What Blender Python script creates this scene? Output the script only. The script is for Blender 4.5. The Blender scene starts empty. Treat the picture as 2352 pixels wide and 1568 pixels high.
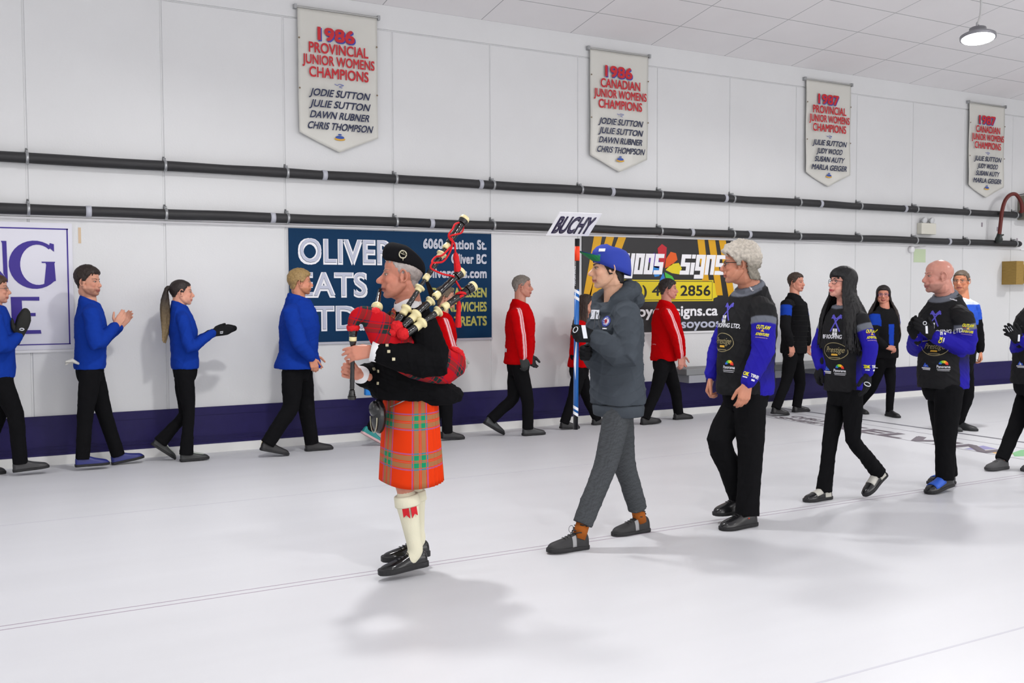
import bpy, bmesh, math, random
import numpy as np
from mathutils import Vector, Matrix, noise
from mathutils.bvhtree import BVHTree
random.seed(7); rng = np.random.RandomState(5)
SC = bpy.context.scene
COL = SC.collection
PI = math.pi

# ------------------------------------------------------------------ camera, exposure, lamps
CX, CY, FPX, CH = 1176.0, 784.0, 2294.127, 1.6
YAW, PITCH, ROLL = .51519, -.04724, -.00355
cF = Vector((math.sin(YAW)*math.cos(PITCH), math.cos(YAW)*math.cos(PITCH), math.sin(PITCH)))
cR = Vector((math.cos(YAW), -math.sin(YAW), 0)); cU = cR.cross(cF)
cR, cU = cR*math.cos(ROLL)+cU*math.sin(ROLL), cU*math.cos(ROLL)-cR*math.sin(ROLL)
CAM = Vector((0, 0, CH))
cd = bpy.data.cameras.new('camera'); cd.lens = FPX/2352*36; cd.sensor_width = 36; cd.clip_start = .05; cd.clip_end = 200
cam = bpy.data.objects.new('camera', cd); COL.objects.link(cam)
cam.matrix_world = Matrix(((cR.x, cU.x, -cF.x, CAM.x), (cR.y, cU.y, -cF.y, CAM.y), (cR.z, cU.z, -cF.z, CAM.z), (0, 0, 0, 1)))
SC.camera = cam
w = bpy.data.worlds.new('world'); SC.world = w; w.use_nodes = True
w.node_tree.nodes['Background'].inputs[0].default_value = (.8, .85, 1, 1); w.node_tree.nodes['Background'].inputs[1].default_value = .06
SC.view_settings.view_transform = 'Standard'; SC.view_settings.look = 'None'
SC.view_settings.exposure = 0.0; SC.view_settings.gamma = 1; SC.view_settings.use_curve_mapping = False
try:
    SC.cycles.use_denoising = True
    SC.cycles.max_bounces = 8
except Exception: pass
LAMP_W = 86.0          # each round high-bay lamp
FILL_W = 480.0       # added fill light behind the camera, lifts the walls and ceiling
LAMP_XY = [(x, y) for y in (6.9, 2.3, -2.3, -6.9) for x in (-4.4, 2.6, 9.6, 16.6)]

def ray(px, py): return cF + cR*((px-CX)/FPX) - cU*((py-CY)/FPX)
def atZ(px, py, z=0.0):
    d = ray(px, py); return CAM + d*((z-CH)/d.z)
def atY(px, py, Y):
    d = ray(px, py); return CAM + d*(Y/d.y)
def V(*a): return Vector(a)

# ------------------------------------------------------------------ materials
def lin(c):
    if isinstance(c, str): c = [int(c[i:i+2], 16)/255 for i in (0, 2, 4)]
    else: c = [v/255 for v in c]
    return tuple((v/12.92 if v <= .04045 else ((v+.055)/1.055)**2.4) for v in c)
MATS = {}
def mat(name, col=(200, 200, 200), rough=.6, spec=.4, metal=0, bump=0, bscale=200, vary=0, vscale=8, attr=None, emit=None, estr=0, coat=0, stretch=None, sheen=0, sss=0):
    if name in MATS: return MATS[name]
    m = bpy.data.materials.new(name); m.use_nodes = True; MATS[name] = m
    nt = m.node_tree; b = nt.nodes['Principled BSDF']; L = nt.links
    c = lin(col); b.inputs['Base Color'].default_value = (*c, 1); b.inputs['Roughness'].default_value = rough
    b.inputs['Specular IOR Level'].default_value = spec; b.inputs['Metallic'].default_value = metal
    b.inputs['Coat Weight'].default_value = coat
    if sheen: b.inputs['Sheen Weight'].default_value = sheen
    if sss:
        b.inputs['Subsurface Weight'].default_value = sss; b.inputs['Subsurface Radius'].default_value = (.012, .004, .002); b.inputs['Subsurface Scale'].default_value = 1
    if emit: b.inputs['Emission Color'].default_value = (*lin(emit), 1); b.inputs['Emission Strength'].default_value = estr
    src = None
    if attr:
        a = nt.nodes.new('ShaderNodeAttribute'); a.attribute_name = attr; src = a.outputs['Color']; L.new(src, b.inputs['Base Color'])
    tc = nt.nodes.new('ShaderNodeTexCoord'); co = tc.outputs['Object']
    if stretch:
        mp = nt.nodes.new('ShaderNodeMapping'); mp.inputs['Scale'].default_value = stretch; L.new(co, mp.inputs[0]); co = mp.outputs[0]
    if vary:
        n = nt.nodes.new('ShaderNodeTexNoise'); n.inputs['Scale'].default_value = vscale; n.inputs['Detail'].default_value = 4; L.new(co, n.inputs['Vector'])
        r = nt.nodes.new('ShaderNodeMapRange'); r.inputs[1].default_value = .3; r.inputs[2].default_value = .7; r.inputs[3].default_value = 1-vary; r.inputs[4].default_value = 1+vary*.6; L.new(n.outputs[0], r.inputs[0])
        mx = nt.nodes.new('ShaderNodeVectorMath'); mx.operation = 'SCALE'; L.new(r.outputs[0], mx.inputs['Scale'])
        if src: L.new(src, mx.inputs[0])
        else: mx.inputs[0].default_value = c
        L.new(mx.outputs[0], b.inputs['Base Color'])
    if bump:
        n = nt.nodes.new('ShaderNodeTexNoise'); n.inputs['Scale'].default_value = bscale; n.inputs['Detail'].default_value = 3; L.new(co, n.inputs['Vector'])
        bp = nt.nodes.new('ShaderNodeBump'); bp.inputs['Strength'].default_value = bump; bp.inputs['Distance'].default_value = .004; L.new(n.outputs[0], bp.inputs['Height']); L.new(bp.outputs[0], b.inputs['Normal'])
    return m
def paint(hexc, rough=.6): return mat('paint_'+hexc, hexc, rough)

def grid_lines(m, axes, thick, dark, offs, period):
    """darken a tiled surface along its joints: axes (0/1), period and offset in object space"""
    nt = m.node_tree; L = nt.links; b = nt.nodes['Principled BSDF']
    tc = nt.nodes.new('ShaderNodeTexCoord'); sp = nt.nodes.new('ShaderNodeSeparateXYZ'); L.new(tc.outputs['Object'], sp.inputs[0])
    def M(op, a, bb=None):
        n = nt.nodes.new('ShaderNodeMath'); n.operation = op
        for i, v in enumerate((a, bb)):
            if v is None: continue
            if hasattr(v, 'links'): L.new(v, n.inputs[i])
            else: n.inputs[i].default_value = v
        return n.outputs[0]
    tot = None
    for ax, p, o in zip(axes, period, offs):
        d = M('MULTIPLY', M('SUBTRACT', sp.outputs[ax], o), 1/p)
        fr = M('ABSOLUTE', M('SUBTRACT', M('FRACT', M('ADD', d, .5)), .5))
        l = M('LESS_THAN', fr, thick/2/p)
        tot = l if tot is None else M('MAXIMUM', tot, l)
    mx = nt.nodes.new('ShaderNodeMix'); mx.data_type = 'RGBA'
    old = b.inputs['Base Color']
    if old.links: L.new(old.links[0].from_socket, mx.inputs[6])
    else: mx.inputs[6].default_value = old.default_value
    mx.inputs[7].default_value = (*lin(dark), 1); L.new(tot, mx.inputs[0]); L.new(mx.outputs[2], old)

def tartan(name, stops, period, rough=.85):
    """two crossed stripe ramps read from the 'tc' attribute (metres)"""
    m = bpy.data.materials.new(name); m.use_nodes = True; MATS[name] = m
    nt = m.node_tree; L = nt.links; b = nt.nodes['Principled BSDF']; b.inputs['Roughness'].default_value = rough
    b.inputs['Specular IOR Level'].default_value = .15
    a = nt.nodes.new('ShaderNodeAttribute'); a.attribute_name = 'tc'
    sp = nt.nodes.new('ShaderNodeSeparateXYZ'); L.new(a.outputs['Vector'], sp.inputs[0])
    outs = []
    for i in (0, 1):
        d = nt.nodes.new('ShaderNodeMath'); d.operation = 'MULTIPLY'; d.inputs[1].default_value = 1/period; L.new(sp.outputs[i], d.inputs[0])
        f = nt.nodes.new('ShaderNodeMath'); f.operation = 'FRACT'; L.new(d.outputs[0], f.inputs[0])
        r = nt.nodes.new('ShaderNodeValToRGB'); r.color_ramp.interpolation = 'CONSTANT'
        el = r.color_ramp.elements
        el[0].position = stops[0][0]; el[0].color = (*lin(stops[0][1]), 1); el[1].position = stops[1][0]; el[1].color = (*lin(stops[1][1]), 1)
        for p, c in stops[2:]:
            e = el.new(p); e.color = (*lin(c), 1)
        L.new(f.outputs[0], r.inputs[0]); outs.append(r.outputs[0])
    mx = nt.nodes.new('ShaderNodeMix'); mx.data_type = 'RGBA'; mx.inputs[0].default_value = .5; L.new(outs[0], mx.inputs[6]); L.new(outs[1], mx.inputs[7])
    L.new(mx.outputs[2], b.inputs['Base Color'])
    return m

# ------------------------------------------------------------------ object helpers
def link(o, parent=None):
    COL.objects.link(o)
    if parent is not None: o.parent = parent
    return o
def tag(o, label=None, cat=None, group=None, kind=None):
    if label: o['label'] = label
    if cat: o['category'] = cat
    if group: o['group'] = group
    if kind: o['kind'] = kind
    return o
def empty(name, loc, label=None, cat=None, group=None):
    o = bpy.data.objects.new(name, None); o.empty_display_size = .1; COL.objects.link(o); o.location = loc
    return tag(o, label, cat, group)

class MB:
    def __init__(s): s.v = []; s.f = []; s.n = 0
    def add(s, vs, fs, mi=0):
        s.v += [tuple(p) for p in vs]; s.f += [(tuple(i+s.n for i in f), mi) for f in fs]; s.n = len(s.v)
    def box(s, a, b, mi=0):
        x0, y0, z0 = a; x1, y1, z1 = b
        s.add([(x0, y0, z0), (x1, y0, z0), (x1, y1, z0), (x0, y1, z0), (x0, y0, z1), (x1, y0, z1), (x1, y1, z1), (x0, y1, z1)],
              [(0, 3, 2, 1), (4, 5, 6, 7), (0, 1, 5, 4), (1, 2, 6, 5), (2, 3, 7, 6), (3, 0, 4, 7)], mi)
    def obox(s, c, X, Y, Z, mi=0):
        vs = [c+X*i+Y*j+Z*k for k in (-.5, .5) for j in (-.5, .5) for i in (-.5, .5)]
        s.add(vs, [(0, 2, 3, 1), (4, 5, 7, 6), (0, 1, 5, 4), (1, 3, 7, 5), (3, 2, 6, 7), (2, 0, 4, 6)], mi)
    def rings(s, R, cap=True, mi=0):
        n = len(R[0]); vs = [p for r in R for p in r]; fs = []
        for i in range(len(R)-1):
            for j in range(n):
                k = (j+1) % n; fs.append((i*n+j, i*n+k, (i+1)*n+k, (i+1)*n+j))
        if cap: fs.append(tuple(reversed(range(n)))); fs.append(tuple((len(R)-1)*n+j for j in range(n)))
        s.add(vs, fs, mi)
    def tube(s, pts, rad, n=14, round_=True, ell=None, sm=0, mi=0, closed=False):
        pts = [Vector(p) for p in pts]
        if not hasattr(rad, '__len__'): rad = [rad]*len(pts)
        rad = list(rad)
        if sm and len(pts) > 2: pts, rad = smooth_path(pts, rad, sm)
        if round_ and not closed:
            d0 = (pts[1]-pts[0]).normalized(); d1 = (pts[-1]-pts[-2]).normalized()
            a = [(pts[0]-d0*rad[0]*q, rad[0]*math.sqrt(max(1-q*q, .0004))) for q in (1, .9, .6)]
            b = [(pts[-1]+d1*rad[-1]*q, rad[-1]*math.sqrt(max(1-q*q, .0004))) for q in (.6, .9, 1)]
            pts = [p for p, _ in a]+pts+[p for p, _ in b]; rad = [r for _, r in a]+rad+[r for _, r in b]
        T = []
        for i in range(len(pts)):
            t = pts[min(i+1, len(pts)-1)]-pts[max(i-1, 0)]; T.append(t.normalized() if t.length > 1e-9 else Vector((0, 0, 1)))
        u = T[0].orthogonal().normalized(); R = []
        for i, p in enumerate(pts):
            u = (u-T[i]*u.dot(T[i])); u = u.normalized() if u.length > 1e-6 else T[i].orthogonal().normalized()
            v = T[i].cross(u); ring = []
            for j in range(n):
                a = 2*PI*j/n; o = u*math.cos(a)*rad[i]+v*math.sin(a)*rad[i]
                if ell: o = o+ell[0]*(o.dot(ell[0]))*(ell[1]-1)
                ring.append(p+o)
            R.append(ring)
        s.rings(R, True, mi)
    def ell(s, c, r, X=V(1, 0, 0), Y=V(0, 1, 0), Z=V(0, 0, 1), n=16, m=10, mi=0):
        R = []
        for i in range(m+1):
            a = PI*(i+.02)/(m+.04); R.append([c+X*(r[0]*math.sin(a)*math.cos(2*PI*j/n))+Y*(r[1]*math.sin(a)*math.sin(2*PI*j/n))-Z*(r[2]*math.cos(a)) for j in range(n)])
        s.rings(R, True, mi)
    def lathe(s, base, axis, prof, n=20, mi=0):
        axis = axis.normalized(); u = axis.orthogonal().normalized(); v = axis.cross(u)
        s.rings([[base+axis*h+u*(math.cos(2*PI*j/n)*r)+v*(math.sin(2*PI*j/n)*r) for j in range(n)] for h, r in prof], True, mi)
    def poly(s, pts, mi=0): s.add(pts, [tuple(range(len(pts)))], mi)
    def mesh(s, name):
        me = bpy.data.meshes.new(name); me.from_pydata(s.v, [], [f for f, _ in s.f])
        if any(m for _, m in s.f): me.polygons.foreach_set('material_index', [m for _, m in s.f])
        me.update(); return me
    def build(s, name, m, parent=None, smooth=False, bevel=0):
        me = s.mesh(name)
        for q in (m if isinstance(m, (list, tuple)) else [m]): me.materials.append(q)
        bm = bmesh.new(); bm.from_mesh(me); bmesh.ops.recalc_face_normals(bm, faces=bm.faces); bm.to_mesh(me); bm.free()
        if smooth: me.polygons.foreach_set('use_smooth', [True]*len(me.polygons))
        o = bpy.data.objects.new(name, me)
        if bevel:
            md = o.modifiers.new('bevel', 'BEVEL'); md.width = bevel; md.segments = 2; md.limit_method = 'ANGLE'
        return link(o, parent)
    def remesh(s, name, m, parent=None, vox=.006, sm=3, fac=.5, disp=None, color=None, skin=None):
        me = s.mesh(name+'_tmp'); o = bpy.data.objects.new(name+'_tmp', me); COL.objects.link(o)
        r = o.modifiers.new('r', 'REMESH'); r.mode = 'VOXEL'; r.voxel_size = vox; r.adaptivity = 0
        if sm: q = o.modifiers.new('s', 'SMOOTH'); q.iterations = sm; q.factor = fac
        dg = bpy.context.evaluated_depsgraph_get(); nm = bpy.data.meshes.new_from_object(o.evaluated_get(dg))
        bpy.data.objects.remove(o); bpy.data.meshes.remove(me)
        nm.name = name; nm.materials.clear()
        for q in (m if isinstance(m, (list, tuple)) else [m]): nm.materials.append(q)
        n = len(nm.vertices); co = np.empty(n*3); nm.vertices.foreach_get('co', co); co = co.reshape(-1, 3)
        if disp is not None:
            no = np.empty(n*3); nm.vertices.foreach_get('normal', no); no = no.reshape(-1, 3)
            co = co+no*disp(co)[:, None]; nm.vertices.foreach_set('co', co.ravel())
        if color is not None:
            c = color(co); a = nm.color_attributes.new('Col', 'FLOAT_COLOR', 'POINT'); rgba = np.ones((n, 4)); rgba[:, :3] = c; a.data.foreach_set('color', rgba.ravel())
        nm.polygons.foreach_set('use_smooth', [True]*len(nm.polygons)); nm.update()
        o = bpy.data.objects.new(name, nm); return link(o, parent)

def smooth_path(pts, rad, k):
    P, Q = [], []; n = len(pts)
    for i in range(n-1):
        a, b, c, d = pts[max(i-1, 0)], pts[i], pts[i+1], pts[min(i+2, n-1)]
        for j in range(k):
            t = j/k; P.append(.5*((2*b)+(c-a)*t+(2*a-5*b+4*c-d)*t*t+(3*b-a-3*c+d)*t**3)); Q.append(rad[i]*(1-t)+rad[i+1]*t)
    P.append(pts[-1]); Q.append(rad[-1]); return P, Q

def folds(amp, freq, seed=0, squash=(1, 1, 1)):
    r = np.random.RandomState(seed); K = r.normal(size=(7, 3))*np.array(squash); K /= np.linalg.norm(K, axis=1)[:, None]; K *= freq*2.6*r.uniform(.5, 1.8, (7, 1)); ph = r.uniform(0, 6.3, 7)
    def f(co):
        w_ = co+.035*np.sin(co[:, [1, 2, 0]]*9+ph[:3])
        s = np.sin(w_@K.T+ph); rg = 1-np.abs(s); return amp*(.25*s[:, :3].sum(1)+(rg[:, 3]**3+rg[:, 4]**3+rg[:, 5]**3)*.75-.6)
    return f

def text(name, s, m, size=.1, loc=(0, 0, 0), X=V(1, 0, 0), Yv=V(0, 0, 1), parent=None, bold=0, sx=1, shear=0, align='LEFT', extrude=.001, space=1, fit=None):
    """built-in font text laid in the plane (X right, Yv up) as a mesh; fit = width it must fill"""
    cu = bpy.data.curves.new(name, 'FONT'); cu.body = s; cu.size = 1; cu.offset = 0 if bold > .006 else bold; cu.shear = 0; cu.extrude = 0; cu.align_x = align; cu.space_character = space; cu.resolution_u = 4
    o = bpy.data.objects.new(name+'_t', cu); COL.objects.link(o)
    dg = bpy.context.evaluated_depsgraph_get(); me = bpy.data.meshes.new_from_object(o.evaluated_get(dg)); bpy.data.objects.remove(o); bpy.data.curves.remove(cu)
    X = X.normalized(); Yv = Yv.normalized(); N = X.cross(Yv); loc = Vector(loc)
    if fit and len(me.vertices):
        xs = [v.co.x for v in me.vertices]; wd = (max(xs)-min(xs))*size; sx = fit/wd
        if align == 'LEFT': loc = loc-X*(min(xs)*size*sx)
    me.name = name
    if bold > .006:      # embolden: four slightly shifted layers
        b0 = bmesh.new(); b0.from_mesh(me); src = [f for f in b0.faces]
        for k_, (dx_, dy_) in enumerate(((1, 1), (1, -1), (-1, 1))):
            r_ = bmesh.ops.duplicate(b0, geom=src)
            for v in r_['geom']:
                if isinstance(v, bmesh.types.BMVert): v.co.x += dx_*bold; v.co.y += dy_*bold; v.co.z += .0005*(k_+1)
        vs_ = {v for f in src for v in f.verts}
        for v in vs_: v.co.x -= bold; v.co.y -= bold
        b0.to_mesh(me); b0.free()
    if extrude:
        bm = bmesh.new(); bm.from_mesh(me); 
        r = bmesh.ops.extrude_face_region(bm, geom=list(bm.faces)); 
        for v in r['geom']:
            if isinstance(v, bmesh.types.BMVert): v.co.z += extrude
        for v in bm.verts:
            x, y, z = v.co; v.co = loc+X*((x*sx+shear*y)*size)+Yv*(y*size)+N*z
        bmesh.ops.recalc_face_normals(bm, faces=bm.faces); bm.to_mesh(me); bm.free()
    else:
        for v in me.vertices:
            x, y, z = v.co; v.co = loc+X*((x*sx+shear*y)*size)+Yv*(y*size)+N*z
    me.materials.clear(); me.materials.append(m)
    ob = bpy.data.objects.new(name, me); return link(ob, parent)

# ------------------------------------------------------------------ the room
WY, PW, PS0 = 10.36, 1.2222, .687
M_wall = mat('wall_white', (224, 225, 226), .55, .3, bump=.25, bscale=60, vary=.02, vscale=1.5)
M_ice = mat('ice', (213, 214, 218), .38, .4, vary=.03, vscale=1.2, stretch=(.35, 2.2, 1), bump=.12, bscale=500)
M_ceil = mat('ceiling_tile', (240, 238, 239), .8, .2, vary=.015, vscale=2)
M_navy = mat('navy_board', (34, 27, 82), .5, .25, vary=.06, vscale=14)
M_curb = mat('curb_white', (232, 232, 230), .5)
M_white = mat('white_paint', (236, 236, 238), .45)
M_black = mat('black_plastic', (24, 24, 26), .4)
M_metal = mat('galvanised', (170, 172, 174), .35, metal=.8)
XL, XR, YB = -9.0, 30.0, -10.0
mb = MB(); mb.box((XL, YB, -.1), (XR, WY+.3, 0)); fl = tag(mb.build('floor', M_ice), kind='structure')
mb = MB(); mb.box((XL, WY+.012, -.1), (XR, WY+.3, 4.9))
n0 = int((XL-PS0)/PW)-1
for n in range(n0, 26):
    a = max(XL, PS0+n*PW+.005); b = min(XR, PS0+(n+1)*PW-.005)
    if b-a < .05: continue
    c = .008
    mb.add([(a, WY+.012, .05), (b, WY+.012, .05), (b, WY+.012, 4.5), (a, WY+.012, 4.5), (a+c, WY, .05), (b-c, WY, .05), (b-c, WY, 4.492), (a+c, WY, 4.492)],
           [(4, 5, 6, 7), (0, 1, 5, 4), (1, 2, 6, 5), (2, 3, 7, 6), (3, 0, 4, 7)])
mb.box((XL, WY-.004, 4.51), (XR, WY+.02, 4.85))
tag(mb.build('wall_back', M_wall), kind='structure')
# ceiling: rises gently from the back wall, ridge over the middle of the sheets, falls again behind the camera
SL, CZ = .17237, 4.769
RY = 0.2; RZ = CZ+SL*(WY-RY)
mb = MB()
mb.add([(XL, WY, CZ), (XR, WY, CZ), (XR, RY, RZ), (XL, RY, RZ), (XL, YB, CZ), (XR, YB, CZ), (XL, WY, CZ+.2), (XR, WY, CZ+.2), (XR, RY, RZ+.2), (XL, RY, RZ+.2), (XL, YB, CZ+.2), (XR, YB, CZ+.2)],
       [(0, 1, 2, 3), (3, 2, 5, 4), (6, 9, 8, 7), (9, 10, 11, 8), (0, 6, 7, 1), (4, 5, 11, 10)])
tag(mb.build('ceiling', M_ceil), kind='structure')
grid_lines(M_ceil, (0, 1), .011, (176, 176, 178), (4.249, WY-.002), (PW, .5858))
mb = MB(); mb.box((XL-.2, YB, -.1), (XL, WY+.3, 7)); tag(mb.build('wall_left', M_wall), kind='structure')
mb = MB(); mb.box((XR, YB, -.1), (XR+.2, WY+.3, 7)); tag(mb.build('wall_right', M_wall), kind='structure')
mb = MB(); mb.box((XL, YB-.2, -.1), (XR, YB, 5.2)); tag(mb.build('wall_front', M_wall), kind='structure')
mb = MB(); mb.box((-6, YB, 1.2), (24, YB+.02, 4.2)); tag(mb.build('added_window_1', mat('fill_glow_glass', (235, 238, 242), .2, emit=(255, 250, 244), estr=.9)), kind='structure')  # unseen glowing window, added to go with the fill light
mb = MB()
for x in range(-6, 25, 3): mb.box((x-.05, YB, 1.15), (x+.05, YB+.06, 4.25))
mb.box((-6, YB, 1.12), (24, YB+.06, 1.2)); mb.box((-6, YB, 4.2), (24, YB+.06, 4.28)); tag(mb.build('trim_11', M_white), kind='structure')  # frame bars of the added window
ld = bpy.data.lights.new('added_fill_light', 'AREA'); ld.shape = 'RECTANGLE'; ld.size = 30; ld.size_y = 3; ld.energy = FILL_W; ld.color = (1, .98, .96)
lo = bpy.data.objects.new('added_fill_light', ld); link(lo); lo.location = (9, YB+.12, 2.7); lo.rotation_euler = (-PI/2, 0, 0); lo.rotation_euler = (PI/2, 0, 0)  # added area light brightening the back wall and ceiling
# navy kick boards and the white curb of the ice
mb = MB()
mb.box((XL, WY-.016, .088), (XR, WY-.001, .465)); mb.box((XL, WY-.022, .385), (XR, WY-.001, .462)); mb.box((XL, WY-.024, .165), (XR, WY-.001, .172)); mb.box((XL, WY-.026, .135), (XR, WY-.001, .142)); mb.box((XL, WY-.028, .088), (XR, WY-.001, .108))
tag(mb.build('baseboard_back', M_navy), kind='structure')
mb = MB(); mb.box((XL, WY-.045, 0), (XR, WY, .088)); tag(mb.build('trim_1', M_curb), kind='structure')
# twin white conduit rail above the sign boards
mb = MB()
for z in (2.325, 2.352): mb.box((XL, WY-.028, z-.010), (15.6, WY, z+.010))
tag(mb.build('trim_2', M_white), kind='structure')
mb = MB(); mb.box((15.6, WY-.02, 2.30), (XR, WY, 2.33)); tag(mb.build('trim_3', M_white), kind='structure')

# lines and lettering under the ice (thin printed strips)
def strip(name, a, b, wd, m, z=.0008):
    a = V(a[0], a[1], z); b = V(b[0], b[1], z); d = (b-a).normalized(); s = V(-d.y, d.x, 0)*wd/2
    mb = MB(); mb.add([a-s, b-s, b+s, a+s, a-s-V(0, 0, .0006), b-s-V(0, 0, .0006), b+s-V(0, 0, .0006), a+s-V(0, 0, .0006)], [(0, 1, 2, 3), (7, 6, 5, 4), (0, 4, 5, 1), (1, 5, 6, 2), (2, 6, 7, 3), (3, 7, 4, 0)])
    return tag(mb.build(name, m), kind='structure')
M_l1 = mat('ice_line_mauve', (168, 156, 170), .5); M_l2 = mat('ice_line_grey', (196, 196, 204), .5); M_l3 = mat('ice_line_dark', (98, 98, 108), .5); M_l4 = mat('ice_line_mid', (140, 138, 148), .5)
strip('trim_4', (XL, 5.38), (XR, 5.38), .009, M_l1); strip('trim_5', (XL, 5.318), (XR, 5.318), .009, M_l1)
strip('trim_6', (XL, 7.766), (XR, 7.766), .010, M_l2); strip('trim_7', (XL, 2.894), (XR, 2.894), .014, M_l2)
strip('trim_8', (10.12, 10.3), (9.86, 3.0), .06, M_l3); strip('trim_9', (9.24, 9.85), (8.83, 4.0), .018, M_l4); strip('trim_10', (9.83, 10.0), (9.44, 4.0), .018, M_l4)

# printed lettering between the two thin lines, reading along the strip
def on_strip(x0, y0):
    return V(x0, y0, .0012)
dY = (V(8.83, 4.0, 0)-V(9.24, 9.85, 0)).normalized(); dX = V(-dY.y, dY.x, 0)*1
if dX.x < 0: dX = -dX
M_let = mat('ice_letters', (112, 104, 112), .5)
t = text('ice_lettering', 'KELVIN', M_let, .47, on_strip(9.16, 8.55), dY, dX, sx=1, fit=2.25, extrude=.0004, bold=.03)
tag(t, 'large grey block letters printed in the ice between two thin lines', 'lettering')
t = text('ice_lettering', 'CURLING', M_let, .20, on_strip(9.48, 9.45), dY, dX, fit=.85, extrude=.0004, bold=.02)
tag(t, 'small grey upper line of letters in the ice by the dark vest man', 'lettering')
t = text('ice_lettering', 'SHEET', M_let, .20, on_strip(9.26, 9.50), dY, dX, fit=.95, extrude=.0004, bold=.02)
tag(t, 'small grey lower line of letters in the ice by the dark vest man', 'lettering')
lg = empty('ice_logo', (9.2, 6.2, 0), 'purple, orange and green logo printed in the ice at the right edge', 'logo')
def flat(name, pts, m, parent, z=.0012, th=.0004):
    mb = MB(); n = len(pts); mb.add([(x, y, z) for x, y in pts]+[(x, y, z-th) for x, y in pts], [tuple(range(n)), tuple(range(2*n-1, n-1, -1))]+[(i, (i+1) % n, n+(i+1) % n, n+i) for i in range(n)])
    o = mb.build(name, m, parent)
    for v in o.data.vertices: v.co -= parent.location
    return o
def fpx(*ps): return [tuple(atZ(x, y)[:2]) for x, y in ps]
flat('purple_peak', fpx((2215, 1031), (2258, 1023), (2290, 1031), (2240, 1033)), mat('ice_purple', (150, 146, 190), .5), lg)
flat('orange_field', fpx((2264, 1034), (2300, 1034), (2330, 1043), (2290, 1043)), mat('ice_orange', (226, 182, 120), .5), lg)
flat('green_field', fpx((2325, 1040), (2345, 1033), (2400, 1030), (2400, 1046), (2330, 1048)), mat('ice_green', (132, 190, 138), .5), lg)

# ------------------------------------------------------------------ ceiling lamps
M_lens = mat('lamp_lens', (255, 255, 255), .3, emit=(255, 255, 255), estr=30)
M_alu = mat('lamp_housing', (150, 150, 155), .35, metal=.6)
for i, (lx, ly) in enumerate(LAMP_XY):
    z = 4.3; cz = CZ+SL*(WY-ly) if ly > RY else RZ-(RZ-CZ)*(RY-ly)/(RY-YB)
    seen = (lx, ly) == (9.6, 6.9)
    r = empty('high_bay_light', (lx, ly, z), 'round bright high-bay lamp hanging on a cord from the white ceiling' if seen else 'round high-bay lamp of the lamp rows beyond the edges of the photo', 'ceiling lamp', 'high-bay lamps')
    mb = MB(); mb.lathe(V(0, 0, .0), V(0, 0, 1), [(-.012, .165), (-.012, .178), (.018, .18), (.035, .15), (.05, .09), (.10, .085), (.115, .05)], 32); mb.build('housing', M_alu, r, True)
    mb = MB(); mb.lathe(V(0, 0, 0), V(0, 0, 1), [(-.022, .13), (-.018, .16), (-.005, .166), (0, .16)], 32); mb.build('lens', M_lens, r, True)
    mb = MB(); mb.tube([V(.02*math.cos(a), 0, .14+.03*math.sin(a)) for a in np.linspace(0, 2*PI, 14)], .006, 8, sm=1); mb.build('hook', M_metal, r, True)
    mb = MB(); mb.tube([V(0, 0, .15), V(.05, 0, .26), V(.07, 0, .42), V(.04, 0, .56), V(0, 0, .66)], .012, 8, sm=4); mb.tube([V(.03, 0, .09), V(.1, 0, .13), V(.15, 0, .09), V(.12, 0, .04)], .006, 8, sm=4); mb.build('cord', mat('cord_white', (205, 205, 205), .5), r, True)
    mb = MB(); mb.tube([V(0, 0, .55), V(0, 0, .70)], .016, 8); mb.tube([V(0, 0, .69), V((cz-z)*-.105+.07, -(cz-z)*.123+.085, cz-z+.05)], .007, 8); mb.build('hanger', mat('dark_grey', (60, 58, 62), .5), r, True)
    r.rotation_euler = (math.radians(-7), math.radians(6), 0)
    ld = bpy.data.lights.new('lamp_light', 'AREA'); ld.shape = 'DISK'; ld.size = .33; ld.energy = LAMP_W*{6.9: 1.05, 2.3: .72}.get(ly, 1.0); ld.color = (1, .985, .97)
    lo = bpy.data.objects.new('lamp_light', ld); link(lo, r); lo.location = (0, 0, -.03)

# ------------------------------------------------------------------ pipes along the back wall
def at_wall(px, py, off=0.0): return atY(px, py, WY-off)
M_pipe = mat('pipe_foam', (44, 44, 46), .55, bump=.5, bscale=40, vary=.18, vscale=6, stretch=(.25, 1, 1))
M_tape = mat('tape_grey', (186, 188, 198), .4)
def pipe(z, xe, lab, tapes, seed):
    r = empty('insulated_pipe', (3, WY-.08, z), lab, 'pipe')
    mb = MB(); rr = random.Random(seed); pts = []; rad = []
    x = XL
    while x < xe: pts.append(V(x-3, rr.uniform(-.002, .002), rr.uniform(-.004, .004))); rad.append(.049+rr.uniform(-.002, .003)); x += .5
    pts.append(V(xe-3, 0, 0)); rad.append(.049)
    mb.tube(pts, rad, 20, sm=3); mb.build('pipe_run', M_pipe, r, True)
    n = int((XL-PS0)/PW)+1; x = PS0+n*PW
    while x < xe:
        mb = MB(); mb.lathe(V(x-3-.013, 0, 0), V(1, 0, 0), [(0, .048), (0, .056), (.026, .056), (.026, .048)], 20)
        mb.box((x-3-.008, -.002, .05), (x-3+.008, .08, .078)); mb.box((x-3-.008, .07, -.03), (x-3+.008, .08, .10)); mb.build('pipe_bracket', M_metal, r, True); x += PW
    for px in tapes:
        d = ray(px, 440); X = d.x/d.y*(WY-.08)
        mb = MB(); mb.lathe(V(X-3-.025, 0, 0), V(1, 0, 0), [(0, .05), (0, .0535), (.05, .0535), (.05, .05)], 20); mb.build('tape_band', M_tape, r, True)
    return r
pipe(2.87, 15.44, 'upper black insulated pipe running along the white wall', (745, 1103, 1405, 1665, 1884, 2078), 1)
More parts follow.
